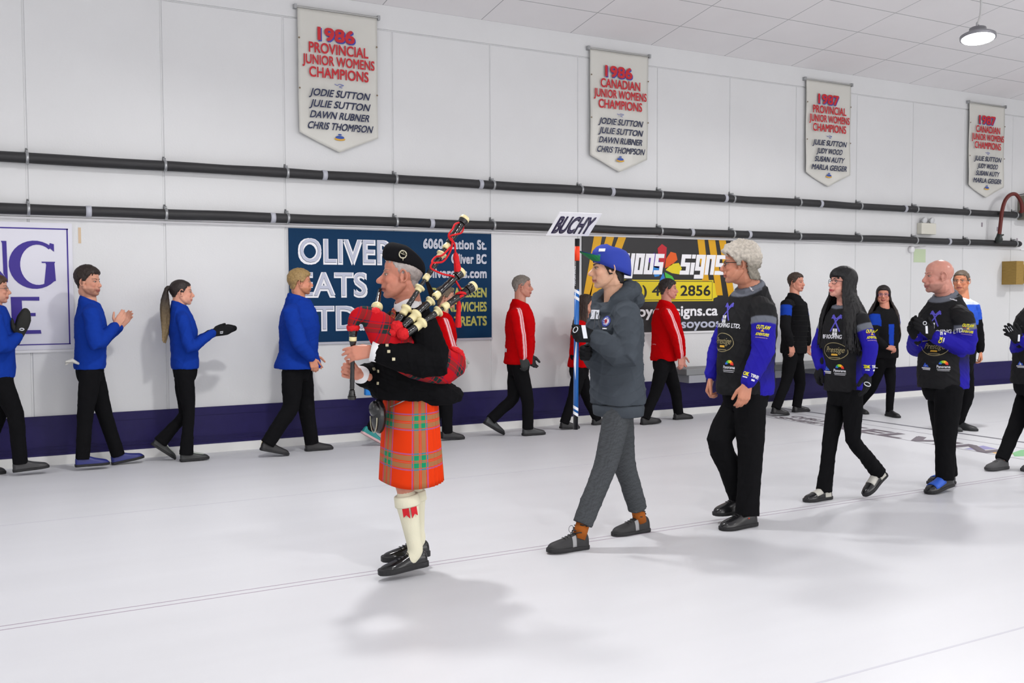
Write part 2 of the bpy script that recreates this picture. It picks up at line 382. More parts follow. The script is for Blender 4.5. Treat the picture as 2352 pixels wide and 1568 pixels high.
pipe(2.400, 15.45, 'lower black insulated pipe just above the sign boards', (202, 625, 990, 1588, 1720, 2180), 2)

# ------------------------------------------------------------------ banners
M_ban = mat('banner_vinyl', (214, 213, 206), .35, .5, vary=.02, vscale=3)
M_red = mat('banner_red', (198, 38, 48), .5); M_blu = mat('banner_blue', (62, 70, 170), .5); M_ink = mat('banner_ink', (38, 46, 78), .5)
M_rod = mat('banner_rod', (176, 176, 174), .4, metal=.3)
def banner(xc, lab, year, l2, names, wd=.89, seed=0):
    zt = 4.60; y = WY-.045; r = empty('banner', (xc, y, zt), lab, 'banner', 'champions banners on the wall')
    W = wd/2; H = 1.29; PT = .185; rr = random.Random(seed); ph = rr.uniform(0, 6)
    def wave(u, v): return .012*math.sin(u*5+ph)*v+.006*math.sin(v*9+ph*2+u*3)*(.3+v)
    NX, NY = 24, 40; mb = MB(); vs = []; fs = []
    for j in range(NY+1):
        for i in range(NX+1):
            u = i/NX*2-1; v = j/NY; bot = H+PT*(1-abs(u)); vs.append((u*W, -wave(u, v), -v*bot))
    for j in range(NY):
        for i in range(NX):
            a = j*(NX+1)+i; fs.append((a, a+1, a+NX+2, a+NX+1))
    mb.add(vs, fs); o = mb.build('banner_sheet', M_ban, r, True); sd = o.modifiers.new('s', 'SOLIDIFY'); sd.thickness = .003; sd.offset = 1
    mb = MB(); mb.tube([V(-W-.03, 0, .012), V(W+.03, 0, .012)], .011, 10); mb.build('banner_rod', M_rod, r, True)
    for sx_ in (-1, 1):
        mb = MB(); mb.box((sx_*(W+.02)-.014, -.014, -.012), (sx_*(W+.02)+.014, .040, .036)); mb.build('rod_bracket', M_metal, r)
    X, Z = V(1, 0, 0), V(0, 0, 1)
    def t(s, z, size, m, fit, xo=0, shear=0, bold=.02, dy=-.022, nm='lettering'):
        return text(nm, s, m, size, V(-fit/2+xo, dy, z), X, Z, r, bold=bold, fit=fit, shear=shear)
    t(year, -.318, .185, M_blu, .40, .012-.03, bold=.035, dy=-.020, nm='year_shadow'); t(year, -.308, .185, M_red, .40, -.03, bold=.03, dy=-.024, nm='year')
    t(l2, -.445, .15, M_red, .66 if l2 == 'PROVINCIAL' else .60, bold=.02); t('JUNIOR WOMENS', -.568, .14, M_red, .80, bold=.02); t('CHAMPIONS', -.700, .15, M_red, .66, bold=.02)
    mb = MB(); mb.tube([V(-.05, -.02, -.757), V(-.02, -.02, -.767), (.0, -.02, -.754), V(.05, -.02, -.762), V(0, -.02, -.78), V(.03, -.02, -.79)], .0035, 6, sm=4); mb.build('flourish', mat('banner_light_blue', (120, 130, 190), .5), r)
    for k, (nm, ft) in enumerate(names): t(nm, -.895-.116*k, .105, M_ink, ft, shear=.3, bold=.018)
    mb = MB(); mb.ell(V(0, -.018, -1.335), (.062, .004, .016), n=20, m=6, mi=0); mb.ell(V(0, -.020, -1.318), (.05, .004, .018), n=20, m=6, mi=1); mb.ell(V(0, -.021, -1.288), (.022, .004, .008), n=16, m=6, mi=1)
    mb.build('curling_stone', [mat('banner_gold', (222, 170, 60), .5), mat('banner_stone_blue', (50, 84, 168), .5)], r, True)
    for (gx, gz) in ((-1, -.31), (-1, -.83), (1, -.31), (1, -.83)):
        mb = MB(); mb.lathe(V(gx*(W-.012), -.016, gz), V(0, -1, 0), [(0, .010), (.004, .008)], 10); mb.build('grommet', mat('grommet', (130, 112, 90), .4, metal=.5), r)
A = [('JODIE SUTTON', .66), ('JULIE SUTTON', .66), ('DAWN RUBNER', .66), ('CHRIS THOMPSON', .72)]
B = [('JULIE SUTTON', .66), ('JUDY WOOD', .5), ('SUSAN AUTY', .58), ('MARLA GEIGER', .70)]
banner(3.72, 'white banner reading 1986 PROVINCIAL JUNIOR WOMENS CHAMPIONS, above the teal sign', '1986', 'PROVINCIAL', A, seed=1)
banner(7.40, 'white banner reading 1986 CANADIAN JUNIOR WOMENS CHAMPIONS, above the black sign', '1986', 'CANADIAN', A, seed=2)
banner(11.06, 'white banner reading 1987 PROVINCIAL JUNIOR WOMENS CHAMPIONS, third from the left', '1987', 'PROVINCIAL', B, seed=3)
banner(14.62, 'white banner reading 1987 CANADIAN JUNIOR WOMENS CHAMPIONS, above the red hose', '1987', 'CANADIAN', B, seed=4)

# ------------------------------------------------------------------ sign boards
def board(x0, x1, z0, z1, m, lab, edge=M_white):
    r = empty('sign_board', ((x0+x1)/2, WY, z0), lab, 'sign')
    w2 = (x1-x0)/2; mb = MB(); mb.box((-w2, -.02, 0), (w2, -.004, z1-z0)); mb.build('panel', m, r)
    mb = MB(); mb.box((-w2-.012, -.018, -.026), (w2+.012, -.001, -.002)); mb.build('edge_strip', edge, r)
    return r, w2, z1-z0
X, Z = V(1, 0, 0), V(0, 0, 1)
# 1: purple serif letters, cut by the left edge of the photo
r, w2, h = board(-3.6, 1.06, 1.095, 2.285, mat('sign_white', (224, 224, 234), .4), 'white sign with large purple serif letters at the left edge')
M_pur = mat('sign_purple', (52, 30, 140), .45)
mb = MB()
for a, b in (((-w2+.02, h-.062), (w2-.035, h-.05)), ((-w2+.02, .045), (w2-.035, .055)), ((w2-.05, .045), (w2-.038, h-.05)), ((-w2+.02, .045), (-w2+.032, h-.05))): mb.box((a[0], -.0225, a[1]), (b[0], -.019, b[1]))
mb.build('border', M_pur, r)
def sp(px, py): p = at_wall(px, py); return (p.x-(-1.27), p.z-1.095)   # board-local x, z
def glyph(outlines, name='letter'):
    for gi, pts in enumerate(outlines):
        mb = MB(); n = len(pts); mb.add([(x, -.0235-.0006*gi, z) for x, z in pts]+[(x, -.019, z) for x, z in pts], [tuple(range(n)), tuple(range(2*n-1, n-1, -1))]+[(i, (i+1) % n, n+(i+1) % n, n+i) for i in range(n)])
        mb.build(name, M_pur, r)
def garc():
    cx, cz = sp(80, 608); R1, R2 = .262, .225; out = []; inn = []
    for k in range(25):
        a = math.radians(50+k*(318-50)/24); out.append((cx+.22*math.cos(a), cz+.225*math.sin(a))); tt = abs(math.cos(a)); inn.append((cx+.025+(.15)*math.cos(a), cz+.188*math.sin(a)))
    return out+inn[::-1]
# N (right part), G, then E on the second line
nx, nz = sp(18, 648); zt = nz+.38
glyph([[(nx-.33, nz), (nx-.28, nz), (nx-.285, zt-.03), (nx-.275, zt), (nx-.38, zt), (nx-.34, zt-.03)],
       [(nx-.36, zt), (nx-.27, zt), (nx+.0, nz+.02), (nx, nz), (nx-.05, nz)],
       [(nx-.035, nz+.08), (nx, nz), (nx-.004, zt), (nx-.05, zt), (nx-.04, zt-.02)]], 'letter_n')
gx, gz = sp(80, 608); glyph([garc(), [(gx+.075, gz-.175), (gx+.175, gz-.150), (gx+.165, gz+.03), (gx+.085, gz+.03), (gx+.095, gz)], [(gx+.06, gz+.018), (gx+.17, gz+.018), (gx+.172, gz+.03), (gx+.055, gz+.03)], [(gx+.13, gz+.205), (gx+.165, gz+.195), (gx+.165, gz+.125), (gx+.12, gz+.165)]], 'letter_g')
ex, ez = sp(28, 767); et = ez+.345
glyph([[(ex, ez), (ex+.095, ez), (ex+.085, et), (ex-.005, et)], [(ex+.05, et-.033), (ex+.235, et-.036), (ex+.235, et), (ex+.05, et)], [(ex+.05, ez+.165), (ex+.2, ez+.165), (ex+.2, ez+.195), (ex+.05, ez+.195)], [(ex+.05, ez), (ex+.245, ez), (ex+.24, ez+.034), (ex+.05, ez+.034)]], 'letter_e')
# 2: teal board
r, w2, h = board(3.158, 5.58, 1.095, 2.305, mat('sign_teal', (4, 50, 86), .55, .15, vary=.03, vscale=40), 'dark teal sign board with large silver outlined letters, behind the piper', mat('edge_grey', (190, 190, 200), .5))
M_lw = mat('sign_letter_white', (244, 244, 248), .4); M_lg = mat('sign_letter_grey', (192, 196, 214), .4); M_gold = mat('sign_gold', (182, 180, 92), .5); M_teal2 = mat('sign_teal_dark', (12, 52, 88), .5)
def dbl(s, x, z, size, fit, mo=M_lw, mi=M_lg, b=.042):
    text('lettering', s, mo, size, V(x, -.0215, z), X, Z, r, bold=b, fit=fit, space=1.05); text('letter_fill', s, M_teal2, size, V(x+size*b*.5, -.0248, z+size*b*.55), X, Z, r, bold=.004, fit=fit-size*b, space=1.05); text('letter_fill', s, mi, size, V(x+size*b*.7, -.0264, z+size*b*.7), X, Z, r, bold=-.0, fit=fit-size*b*1.4, space=1.05)
dbl('OLIVER', -w2+.11, .845, .36, 1.06); dbl('EATS', -w2+.11, .49, .355, .75); dbl('LTD.', -w2+.11, .13, .355, .72)
for s, z, ft in (('6060 Station St.', 1.03, .80), ('Oliver BC', .865, .45), ('olivereats.com', .70, .76)):
    dbl(s, w2-.07-ft, z, .15, ft, b=.03)
for s, z, ft in (('DELICATESSEN', .475, .70), ('SANDWICHES', .31, .62), ('TREATS', .145, .42)):
    text('lettering', s, M_gold, .15, V(w2-.07-ft, -.022, z), X, Z, r, bold=.03, fit=ft)
# 3: black and gold board
r, w2, h = board(6.86, 9.30, 1.105, 2.315, mat('sign_black', (36, 35, 37), .4), 'black sign board with gold stripes and a colourful flower behind the tall men')
M_go = mat('sign_gold_stripe', (220, 164, 12), .5); M_ye = mat('sign_yellow', (228, 206, 30), .5)
def quad(pts, m, y=-.0225, name='stripe', th=.003):
    mb = MB(); n = len(pts); mb.add([(x, y, z) for x, z in pts]+[(x, y+th, z) for x, z in pts], [tuple(range(n)), tuple(range(2*n-1, n-1, -1))]+[(i, (i+1) % n, n+(i+1) % n, n+i) for i in range(n)]); return mb.build(name, m, r)
for k in range(3):
    x = -w2+.17+k*.185; quad([(x, h), (x+.12, h), (x-.18, .15+.2*k), (x-.30, .15+.2*k)] if k else [(x, h), (x+.12, h), (x-.06, .42), (x-.17, .42)], M_go)
    x = w2-.13-k*.185; quad([(x, h), (x-.12, h), (x+.08-.05*k, .35+.12*k), (x+.19-.05*k, .35+.12*k)], M_go)
# blocky pixel lettering "osoyoos signs"
def cells(rows):
    return [(c, len(rows)-1-r_) for r_, row in enumerate(rows) for c, ch in enumerate(row) if ch == '#']
PIX = {'o': ['#####', '##.##', '##.##', '##.##', '#####'], 's': ['#####', '##...', '#####', '...##', '#####'], 'y': ['##.##', '##.##', '##.##', '#####', '...##', '#####'], 'i': ['##', '..', '##', '##', '##'], 'g': ['#####', '##.##', '##.##', '#####', '...##', '#####'], 'n': ['#####', '##.##', '##.##', '##.##', '##.##']}
def pixword(s, x, z, cw, chh, gap=.018, sh=.16):
    for ch in s:
        g = PIX[ch]; dz = -chh if ch in 'yg' else 0; mb = MB()
        for c, rr_ in cells(g):
            a = x+c*cw; b = a+cw; z0 = z+dz+rr_*chh; z1 = z0+chh
            mb.add([(a+sh*(z0-z), -.024, z0), (b+sh*(z0-z), -.024, z0), (b+sh*(z1-z), -.024, z1), (a+sh*(z1-z), -.024, z1)], [(0, 1, 2, 3)])
        o = mb.build('letter_'+ch, M_lw, r); bm = bmesh.new(); bm.from_mesh(o.data); bmesh.ops.remove_doubles(bm, verts=bm.verts, dist=.0005); bmesh.ops.recalc_face_normals(bm, faces=bm.faces); bm.to_mesh(o.data); bm.free(); sd = o.modifiers.new('s', 'SOLIDIFY'); sd.thickness = .004; sd.offset = -1
        x += len(g[0])*cw+gap
pixword('osoyoos', -w2+.15, .745, .0285, .053, .014); pixword('signs', w2-.92, .745, .0315, .053, .014)
fc = (.04, .80)
for ang, c, L_ in ((95, (190, 30, 44), .34), (48, (226, 92, 20), .30), (5, (226, 206, 30), .30), (-55, (70, 186, 60), .32), (-100, (38, 120, 200), .36), (185, (40, 130, 210), .18), (140, (84, 40, 160), .30)):
    a = math.radians(ang); d = (math.cos(a), math.sin(a)); nn = (-d[1], d[0]); P = [(.03, .0), (L_*.45, .07), (L_*.85, .075), (L_, .0), (L_*.85, -.075), (L_*.45, -.05)]
    quad([(fc[0]+d[0]*u+nn[0]*v, fc[1]+d[1]*u+nn[1]*v) for u, v in P], mat('petal_%d' % (ang+200), c, .5), -.0228, 'petal')
quad([(-w2+.40, .395), (w2-.34, .395), (w2-.34, .43), (w2-.27, .45), (w2-.27, .62), (w2-.34, .64), (w2-.34, .675), (-w2+.40, .675)], M_ye, -.022, 'number_plate')
quad([(-w2+.415, .41), (w2-.36, .41), (w2-.36, .66), (-w2+.415, .66)], mat('sign_black', (36, 35, 37)), -.0228, 'plate_line', .002)
quad([(-w2+.42, .418), (w2-.367, .418), (w2-.367, .652), (-w2+.42, .652)], M_ye, -.0234, 'number_plate', .002)
text('lettering', '(250) 495 2856', M_black, .19, V(-w2+.46, -.0238, .47), X, Z, r, bold=.015, fit=1.58)
text('lettering', 'osoyoossigns.ca', M_lw, .19, V(w2-.27-1.55, -.0225, .205), X, Z, r, bold=.022, fit=1.55)
text('lettering', 'r  Osoyoos', M_lg, .165, V(w2-.22-1.08, -.0225, .045), X, Z, r, bold=.02, fit=1.08)

# ------------------------------------------------------------------ small wall fittings at the right
r = empty('emergency_light', (13.2, WY, 2.5), 'small cream emergency light box with two lamp heads between the pipes', 'emergency light')
mb = MB(); mb.box((-.17, -.09, 0), (.17, -.001, .17)); mb.build('box', mat('cream_plastic', (216, 214, 202), .5), r, bevel=.008)
for s in (-.08, .09):
    mb = MB(); mb.lathe(V(s, -.05, .215), V(.3*s, -1, -.2), [(-.03, .02), (0, .045), (.03, .05), (.035, .045)], 16); mb.tube([V(s, -.05, .16), V(s, -.05, .2)], .012, 8); mb.build('lamp_head', mat('frosted_clear', (210, 212, 214), .2), r, True)
r = empty('junction_box', (12.88, WY, 2.262), 'round white junction box on the conduit rail', 'junction box')
mb = MB(); mb.lathe(V(0, -.001, 0), V(0, -1, 0), [(0, .05), (.05, .05), (.06, .035)], 16); mb.build('body', M_white, r, True)
mb = MB(); mb.tube([V(.02, -.04, .0), V(.15, -.03, .035), V(.35, -.02, .06)], .008, 8, sm=3); mb.build('cable', mat('cord_white'), r, True)
mb = MB(); mb.box((12.97, WY-.004, 2.07), (13.24, WY-.0005, 2.275)); tag(mb.build('green_paper', mat('paper_green', (196, 212, 178), .7)), 'pale green sheet of paper stuck on the wall above the bald man', 'paper')
r = empty('electrical_box', (15.72, WY, 2.80), 'grey metal equipment box at the right end of the upper pipe', 'box')
mb = MB(); mb.box((-.21, -.22, 0), (.35, -.001, .40)); mb.build('case', mat('box_grey', (132, 128, 116), .5), r, bevel=.01)
mb = MB(); mb.lathe(V(-.08, -.12, .41), V(0, 0, 1), [(0, .04), (.03, .04), (.05, .02)], 12); mb.tube([V(-.08, -.12, .44), V(-.35, -.1, .40), V(-.5, -.05, .38)], .006, 8); mb.build('cable_gland', M_black, r, True)
r = empty('red_hose', (14.85, WY, 2.5), 'dark red rubber hose arching over the upper pipe', 'hose')
pts = [V(-.04, -.165, .04), V(-.02, -.17, .22), V(.0, -.18, .42), V(.07, -.18, .58), V(.2, -.18, .68), V(.35, -.18, .69), V(.48, -.18, .58), V(.53, -.17, .44), V(.53, -.155, .425)]
mb = MB(); mb.tube(pts, .030, 14, sm=6); mb.build('hose_tube', mat('hose_red', (104, 36, 30), .4), r, True)
mb = MB(); mb.lathe(V(-.05, -.16, -.10), V(.1, 0, 1), [(0, .05), (.06, .06), (.1, .045), (.16, .03)], 14); mb.tube([V(-.05, -.16, .0), V(.05, -.17, .03)], .014, 8); mb.build('valve', mat('valve_dark', (40, 46, 44), .45), r, True)
r = empty('plywood_box', (15.3, WY, 1.73), 'tan open-front plywood box on the wall at the right edge', 'box')
mb = MB(); W_ = mat('plywood', (160, 130, 66), .7, vary=.15, vscale=12, stretch=(1, 1, 6))
mb.box((-.17, -.26, 0), (.02, -.001, .38)); mb.box((.02, -.18, .02), (.45, -.001, .33)); mb.build('box_body', W_, r, bevel=.004)
mb = MB(); mb.box((.06, -.20, .08), (.10, -.18, .27)); mb.box((.15, -.2, .06), (.17, -.18, .3)); mb.build('clip', M_metal, r)
for (x, z) in ((13.62+.98, 2.66), (15.0, 2.60), (15.52, 2.43)):
    mb = MB(); mb.box((x-.02, WY-.003, z), (x+.015, WY-.0005, z+.07)); tag(mb.build('wall_tag', mat('tag_grey', (150, 140, 150), .6)), 'tiny grey tag on the wall, %s' % {14.6: 'hanging under the upper pipe left of the red hose', 15.0: 'beside the hose valve', 15.52: 'right of the lower pipe end'}[round(x, 2)], 'tag')
mb = MB(); mb.box((1.115, WY-.003, 2.10), (1.14, WY-.0005, 2.25)); tag(mb.build('tape_strip', mat('tape_beige', (214, 190, 160), .6)), 'short beige tape strip right of the purple lettered sign', 'tape')
# bench against the wall
r = empty('bench', (9.6, 10.06, 0), 'long low grey bench along the wall behind the grey-haired man', 'bench')
mb = MB(); mb.box((-1.42, -.12, .555), (1.35, .24, .64)); mb.build('seat_plank', mat('bench_grey', (128, 130, 132), .5), r, bevel=.012)
for x in (-1.38, 0.1, 1.05):
    mb = MB(); mb.box((x, -.12, .46), (x+.28, .292, .555)); mb.build('support_block', mat('bench_block', (150, 152, 158), .6), r)

# ------------------------------------------------------------------ people
def skin_mat(name, c, gloss=.45): return mat('skin_'+name, c, gloss, .35, vary=.06, vscale=18, attr='Col', bump=.06, bscale=300, sss=.12)
def hx(c): return np.array(lin(c))
DK = 1
M_fab = mat('cloth', (90, 90, 90), .9, .06, bump=.35, bscale=420, attr='Col', vary=.05, vscale=25)
M_smooth = mat('cloth_smooth', (90, 90, 90), .75, .15, bump=.12, bscale=500, attr='Col', vary=.04, vscale=15)
M_hair = mat('hair', (40, 34, 30), .55, .35, bump=.9, bscale=60, attr='Col', vary=.25, vscale=50)
M_eye = [mat('eye_white', (186, 172, 164), .3, .4), mat('iris_brown', (38, 28, 24), .2, .6)]
M_sole = mat('sole_black', (26, 26, 28), .6)

def seg_dist(co, a, b):
    a = np.array(a); b = np.array(b); d = b-a; t = np.clip(((co-a)@d)/(d@d), 0, 1); return np.linalg.norm(co-(a+t[:, None]*d), axis=1), t

class P:
    """a posed figure: joints come from where they stand in the place; off = metres to the figure's left of its middle plane"""
    def __init__(s, lab, x, y, face, head, headyaw, pelvis, neck, skin=(205, 150, 128), tone='fair', scale=1.0, vox=.005, hpitch=0, nw=1.0):
        s.o = V(x, y, 0); a = math.radians(face); s.f = V(math.cos(a), math.sin(a), 0); s.l = V(-math.sin(a), math.cos(a), 0); s.up = V(0, 0, 1)
        s.root = empty('person', (x, y, 0), lab, 'person'); s.sc = scale; s.nw = nw; s.vox = vox; s.skin = skin; s.tone = tone
        s.pel = s.J(*pelvis, 0); s.nk = s.J(*neck, 0); s.hc = s.J(*head, 0)
        a = math.radians(headyaw); b = math.radians(hpitch)
        hf = V(math.cos(a)*math.cos(b), math.sin(a)*math.cos(b), math.sin(b)); hl = V(-math.sin(a), math.cos(a), 0); s.hf, s.hl, s.hu = hf, hl, hf.cross(hl)
        s.body = MB(); s.parts = []
    def J(s, px, py, off=0):
        d = ray(px, py); n = s.l; p0 = s.o+s.l*off; return CAM+d*((p0-CAM).dot(n)/d.dot(n))
    def fin(s, o):
        """meshes are modelled in place; make them children of the figure's root"""
        o.parent = s.root; o.matrix_parent_inverse = Matrix.Translation(-s.o); return o
    def H(s, x, y, z): k = s.hk; return s.hc+s.hf*(x*k)+s.hl*(y*k)+s.hu*(z*k)
    # ---- body
    def head(s, k=1.0, nose=1.0, jaw=1.0, mouth='closed', smile=0):
        s.hk = k; b = s.body; H = s.H; X, Y, Z = s.hf, s.hl, s.hu; E = lambda c, r, n=18, m=12: b.ell(H(*c), [q*k for q in r], X, Y, Z, n, m)
        E((-.012, 0, .034), (.097, .077, .086), 28, 18); E((.028, 0, -.015), (.064, .062, .082), 24, 14); E((.03, 0, -.065), (.056, .053*jaw, .045))
        for q in (-1, 1): b.tube([H(-.002, q*.056*jaw, -.042), H(.028, q*.045*jaw, -.075), H(.060, q*.020*jaw, -.092)], [.022*k, .024*k, .022*k], 12, sm=3)
        b.tube([H(-.03, 0, -.075), H(.03, 0, -.082), H(.055, 0, -.092)], [.055*k, .040*k, .022*k], 16, ell=(s.hl, 1.1), sm=2)
        E((.066, 0, -.097), (.021, .024*jaw, .018)); E((.068, 0, .024), (.021, .050, .014)); E((.024, 0, .045), (.063, .068, .062))
        for q in (-1, 1): E((.055, q*.040, -.024), (.030, .022, .024)); E((.045, q*.042, -.062), (.034, .022*jaw, .034)); E((.030, q*.050, -.050), (.036, .020*jaw, .036)); E((.100*nose**.2, q*.012, -.036), (.011, .009, .009))
        b.tube([H(.081, 0, .016), H(.091, 0, -.006), H(.105*nose**.3, 0, -.030)], [.0085*k, .0105*k, .0145*k], 12)
        E((.082, 0, -.055), (.016, .028, .020)); E((.0915, 0, -.0635), (.008, .024+smile*.006, .005)); E((.088, 0, -.0755), (.009, .019+smile*.006, .006))
        for q in (-1, 1):
            e = [H(-.004+.017*math.cos(t)+.004*math.sin(t), q*(.079+.006*(1-math.cos(t))), .002+.030*math.sin(t)) for t in np.linspace(.2*PI, 2*PI*.93, 10)]
            b.tube(e, .0052*k, 8); b.ell(H(.002, q*.074, -.004), (.012*k, .007*k, .024*k), X, Y, Z, 10, 8); b.ell(H(.004, q*.080, -.028), (.008*k, .006*k, .009*k), X, Y, Z, 10, 8)
        base = s.nk; b.tube([H(-.022, 0, -.03), s.hc*.4+base*.6-s.hf*.008, base-s.up*.02, base-s.up*.08], [.062*k, .062*s.sc*s.nw, .068*s.sc*s.nw, .075*s.sc], 20, sm=3)
    def torso_body(s):
        b = s.body; p, n = s.pel, s.nk; q = s.sc
        c = p.lerp(n, .62); b.tube([p, p.lerp(n, .35), c, n-s.up*.05], [.10*q, .09*q, .095*q, .055*q], 20, ell=(s.l, 1.25), sm=3)
        for S in (1, -1): b.tube([n-s.up*.10, s.sh[S]-s.up*.01], [.045*q, .030*q], 14)
    def arm(s, S, sh, el, wr, body=True):
        if not hasattr(s, 'sh'): s.sh, s.el, s.wr = {}, {}, {}
        s.sh[S], s.el[S], s.wr[S] = s.J(*sh), s.J(*el), s.J(*wr); q = s.sc
        s.body.tube([s.sh[S], s.sh[S].lerp(s.el[S], .5), s.el[S], s.el[S].lerp(s.wr[S], .4), s.wr[S]], [.036*q, .040*q, .035*q, .036*q, .026*q], 14)
    def leg(s, S, hip, kn, heel, toe, lift=0):
        if not hasattr(s, 'hip'): s.hip, s.kn, s.an, s.foot = {}, {}, {}, {}
        h, k_, a, b = s.J(*hip), s.J(*kn), s.J(*heel), s.J(*toe)
        a.z = max(a.z, .002); b.z = max(b.z, .002)
        if min(a.z, b.z) < .03: d_ = min(a.z, b.z)-.002; a.z -= d_; b.z -= d_
        d = (b-a).normalized(); L = .285*s.sc; m = (a+b)/2; a = m-d*L/2; b = m+d*L/2
        if min(a.z, b.z) < .002: z_ = .002-min(a.z, b.z); a.z += z_; b.z += z_
        lat = s.l-(d*s.l.dot(d)); up = d.cross(lat).normalized(); up = up if up.z > 0 else -up
        an = a+d*.065*s.sc+up*.095*s.sc; s.hip[S], s.kn[S], s.an[S], s.foot[S] = h, k_, an, (a, d, up, L); q = s.sc
        s.body.tube([h, h.lerp(k_, .5), k_, k_.lerp(an, .35), an, an-up*.02], [.062*q, .052*q, .038*q, .038*q, .030*q, .030*q], 14)
        s.body.tube([an-up*.04, a+d*L*.55+up*.038], [.026*q, .020*q], 10)
    def hand(s, S, d, nb, curl=(25, 30, 20), grow=0.0, mb=None, spread=0, thumb=(.6, .75, -.25), tcurl=15, k=1.0, mitten=False, wr=None):
        """S=+1 left, -1 right; d = finger direction, nb = direction the back of the hand faces"""
        mb = mb or s.body; d = Vector(d).normalized(); nb = Vector(nb); nb = (nb-d*nb.dot(d)).normalized(); w_ = wr or s.wr[S]; k = k*s.sc
        t = nb.cross(d)*(-S); g = grow
        K = [w_+d*(.090*k)+t*(.030*k), w_+d*(.094*k)+t*(.010*k), w_+d*(.090*k)-t*(.010*k), w_+d*(.082*k)-t*(.028*k)]
        mb.tube([w_-d*.05, w_+d*.012], [.026*k+g, .024*k+g], 12, ell=(nb, .8))
        for i, kp in enumerate(K): mb.tube([w_+t*((.018-.012*i)*k)+d*.01, kp], [.017*k+g, .0135*k+g], 10)
        mb.ell(w_+d*(.052*k)+t*.001, (.05*k+g, .038*k+g, .015*k+g), d, t, nb)
        if mitten:
            mb.tube([w_+d*.03, w_+d*(.09*k), w_+d*(.14*k)-nb*.012, w_+d*(.185*k)-nb*.03], [.036*k+g, .045*k+g, .046*k+g, .03*k+g], 16, ell=(nb, .62), sm=3)
        else:
            for i, (kp, L_) in enumerate(zip(K, (.072, .080, .075, .058))):
                p = kp; a = 0; pts = [p]; dd = (d+t*(spread*(1.5-i)*.12)).normalized()
                for j, fr in enumerate((.46, .30, .24)):
                    a += math.radians(curl[j]+i*2); p = p+(dd*math.cos(a)-nb*math.sin(a))*(L_*fr*k); pts.append(p)
                mb.tube(pts, [.0098*k+g, .0092*k+g, .0086*k+g, .0074*k+g], 10)
        b0 = w_+d*(.028*k)+t*(.026*k)-nb*.006; td = (d*thumb[0]+t*thumb[1]+nb*thumb[2]).normalized(); td2 = (td+(d-t*.6-nb*.3)*(tcurl/30)).normalized()
        mb.tube([b0-td*.01, b0+td*(.036*k), b0+td*(.036*k)+td2*(.032*k), b0+td*(.036*k)+td2*(.056*k)], [.015*k+g, .0125*k+g, .011*k+g, .009*k+g], 10)
        return t
    def finish_body(s, lip=(176, 92, 88), beard=None, cheek=.0):
        hc, hf, hl, hu, k = [np.array(v) if hasattr(v, 'x') else v for v in (s.hc, s.hf, s.hl, s.hu, s.hk)]
        base = hx(s.skin); L_ = hx(lip)
        def colr(co):
            r = co-hc; x, y, z = r@hf/k, r@hl/k, r@hu/k; c = np.tile(base, (len(co), 1))
            m = np.exp(-(((z+.070)/.0095)**4))*np.exp(-((y/.027)**4))*(x > .076); c = c*(1-m[:, None])+L_*m[:, None]
            m = np.exp(-(((z+.0692)/.0022)**2))*(np.abs(y) < .026)*(x > .078)*.6; c = c*(1-m[:, None])
            m = np.exp(-(((z+.028)/.03)**2+((np.abs(y)-.045)/.022)**2))*(x > .03)*.35+np.exp(-(((z+.03)/.012)**2+(y/.016)**2))*(x > .09)*.35; c = c*(1-m[:, None])+c*np.array([1.05, .72, .70])*m[:, None]
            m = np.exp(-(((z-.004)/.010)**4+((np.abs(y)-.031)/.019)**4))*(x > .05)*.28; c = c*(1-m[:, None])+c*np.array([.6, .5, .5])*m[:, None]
            if beard is not None:
                bc, lo, st = beard; m = np.clip((-.048-z)/.012, 0, 1)*(x > -.01)*(z > -.125)*st*np.clip((.02+x)/.03, 0, 1); lipm = np.exp(-(((z+.070)/.009)**4+(y/.026)**4))*(x > .07); m = m*(1-lipm); c = c*(1-m[:, None])+hx(bc)*m[:, None]
            return c
        o = s.body.remesh('body', skin_mat(s.tone, s.skin), None, vox=s.vox, sm=3, fac=.45, color=colr); s.fin(o); s.bodyo = o
        s.bvh = BVHTree.FromPolygons([v.co.copy() for v in o.data.vertices], [tuple(p.vertices) for p in o.data.polygons])
        # eyes and brows sit on the finished face
        for q in (-1, 1):
            h, _, _, _ = s.bvh.ray_cast(s.H(.2, q*.031, .003), -s.hf, .3)
            if h is None: continue
            mb = MB(); c = h-s.hf*.0035*k; mb.ell(c, (.0052*k, .0125*k, .0048*k), s.hf, s.hl, s.hu, 16, 10, 0); mb.ell(c+s.hf*.0030*k, (.0046*k, .0066*k, .0048*k), s.hf, s.hl, s.hu, 14, 8, 1); s.fin(mb.build('eye', M_eye, None, True))
    def brows(s, c=(60, 44, 34), th=.0035):
        mb = MB(); k = s.hk
        for q in (-1, 1):
            pts = []
            for u in np.linspace(0, 1, 6):
                h, _, _, _ = s.bvh.ray_cast(s.H(.2, q*(.014+.036*u), .022+.006*math.sin(u*2.4)), -s.hf, .3)
                if h is not None: pts.append(h)
            if len(pts) > 2: mb.tube(pts, [th*k*(1-.5*i/len(pts)) for i in range(len(pts))], 6, ell=(s.hu, .9))
            pts = []
            for u in np.linspace(0, 1, 5):
                h, _, _, _ = s.bvh.ray_cast(s.H(.2, q*(.017+.028*u), .0075+.0025*math.sin(u*PI)), -s.hf, .3)
                if h is not None: pts.append(h+s.hf*.0012)
            if len(pts) > 2: mb.tube(pts, .0017*k, 6)
        s.fin(mb.build('eyebrows', mat('brow_%d_%d' % (c[0], c[2]), c, .7), None, True))
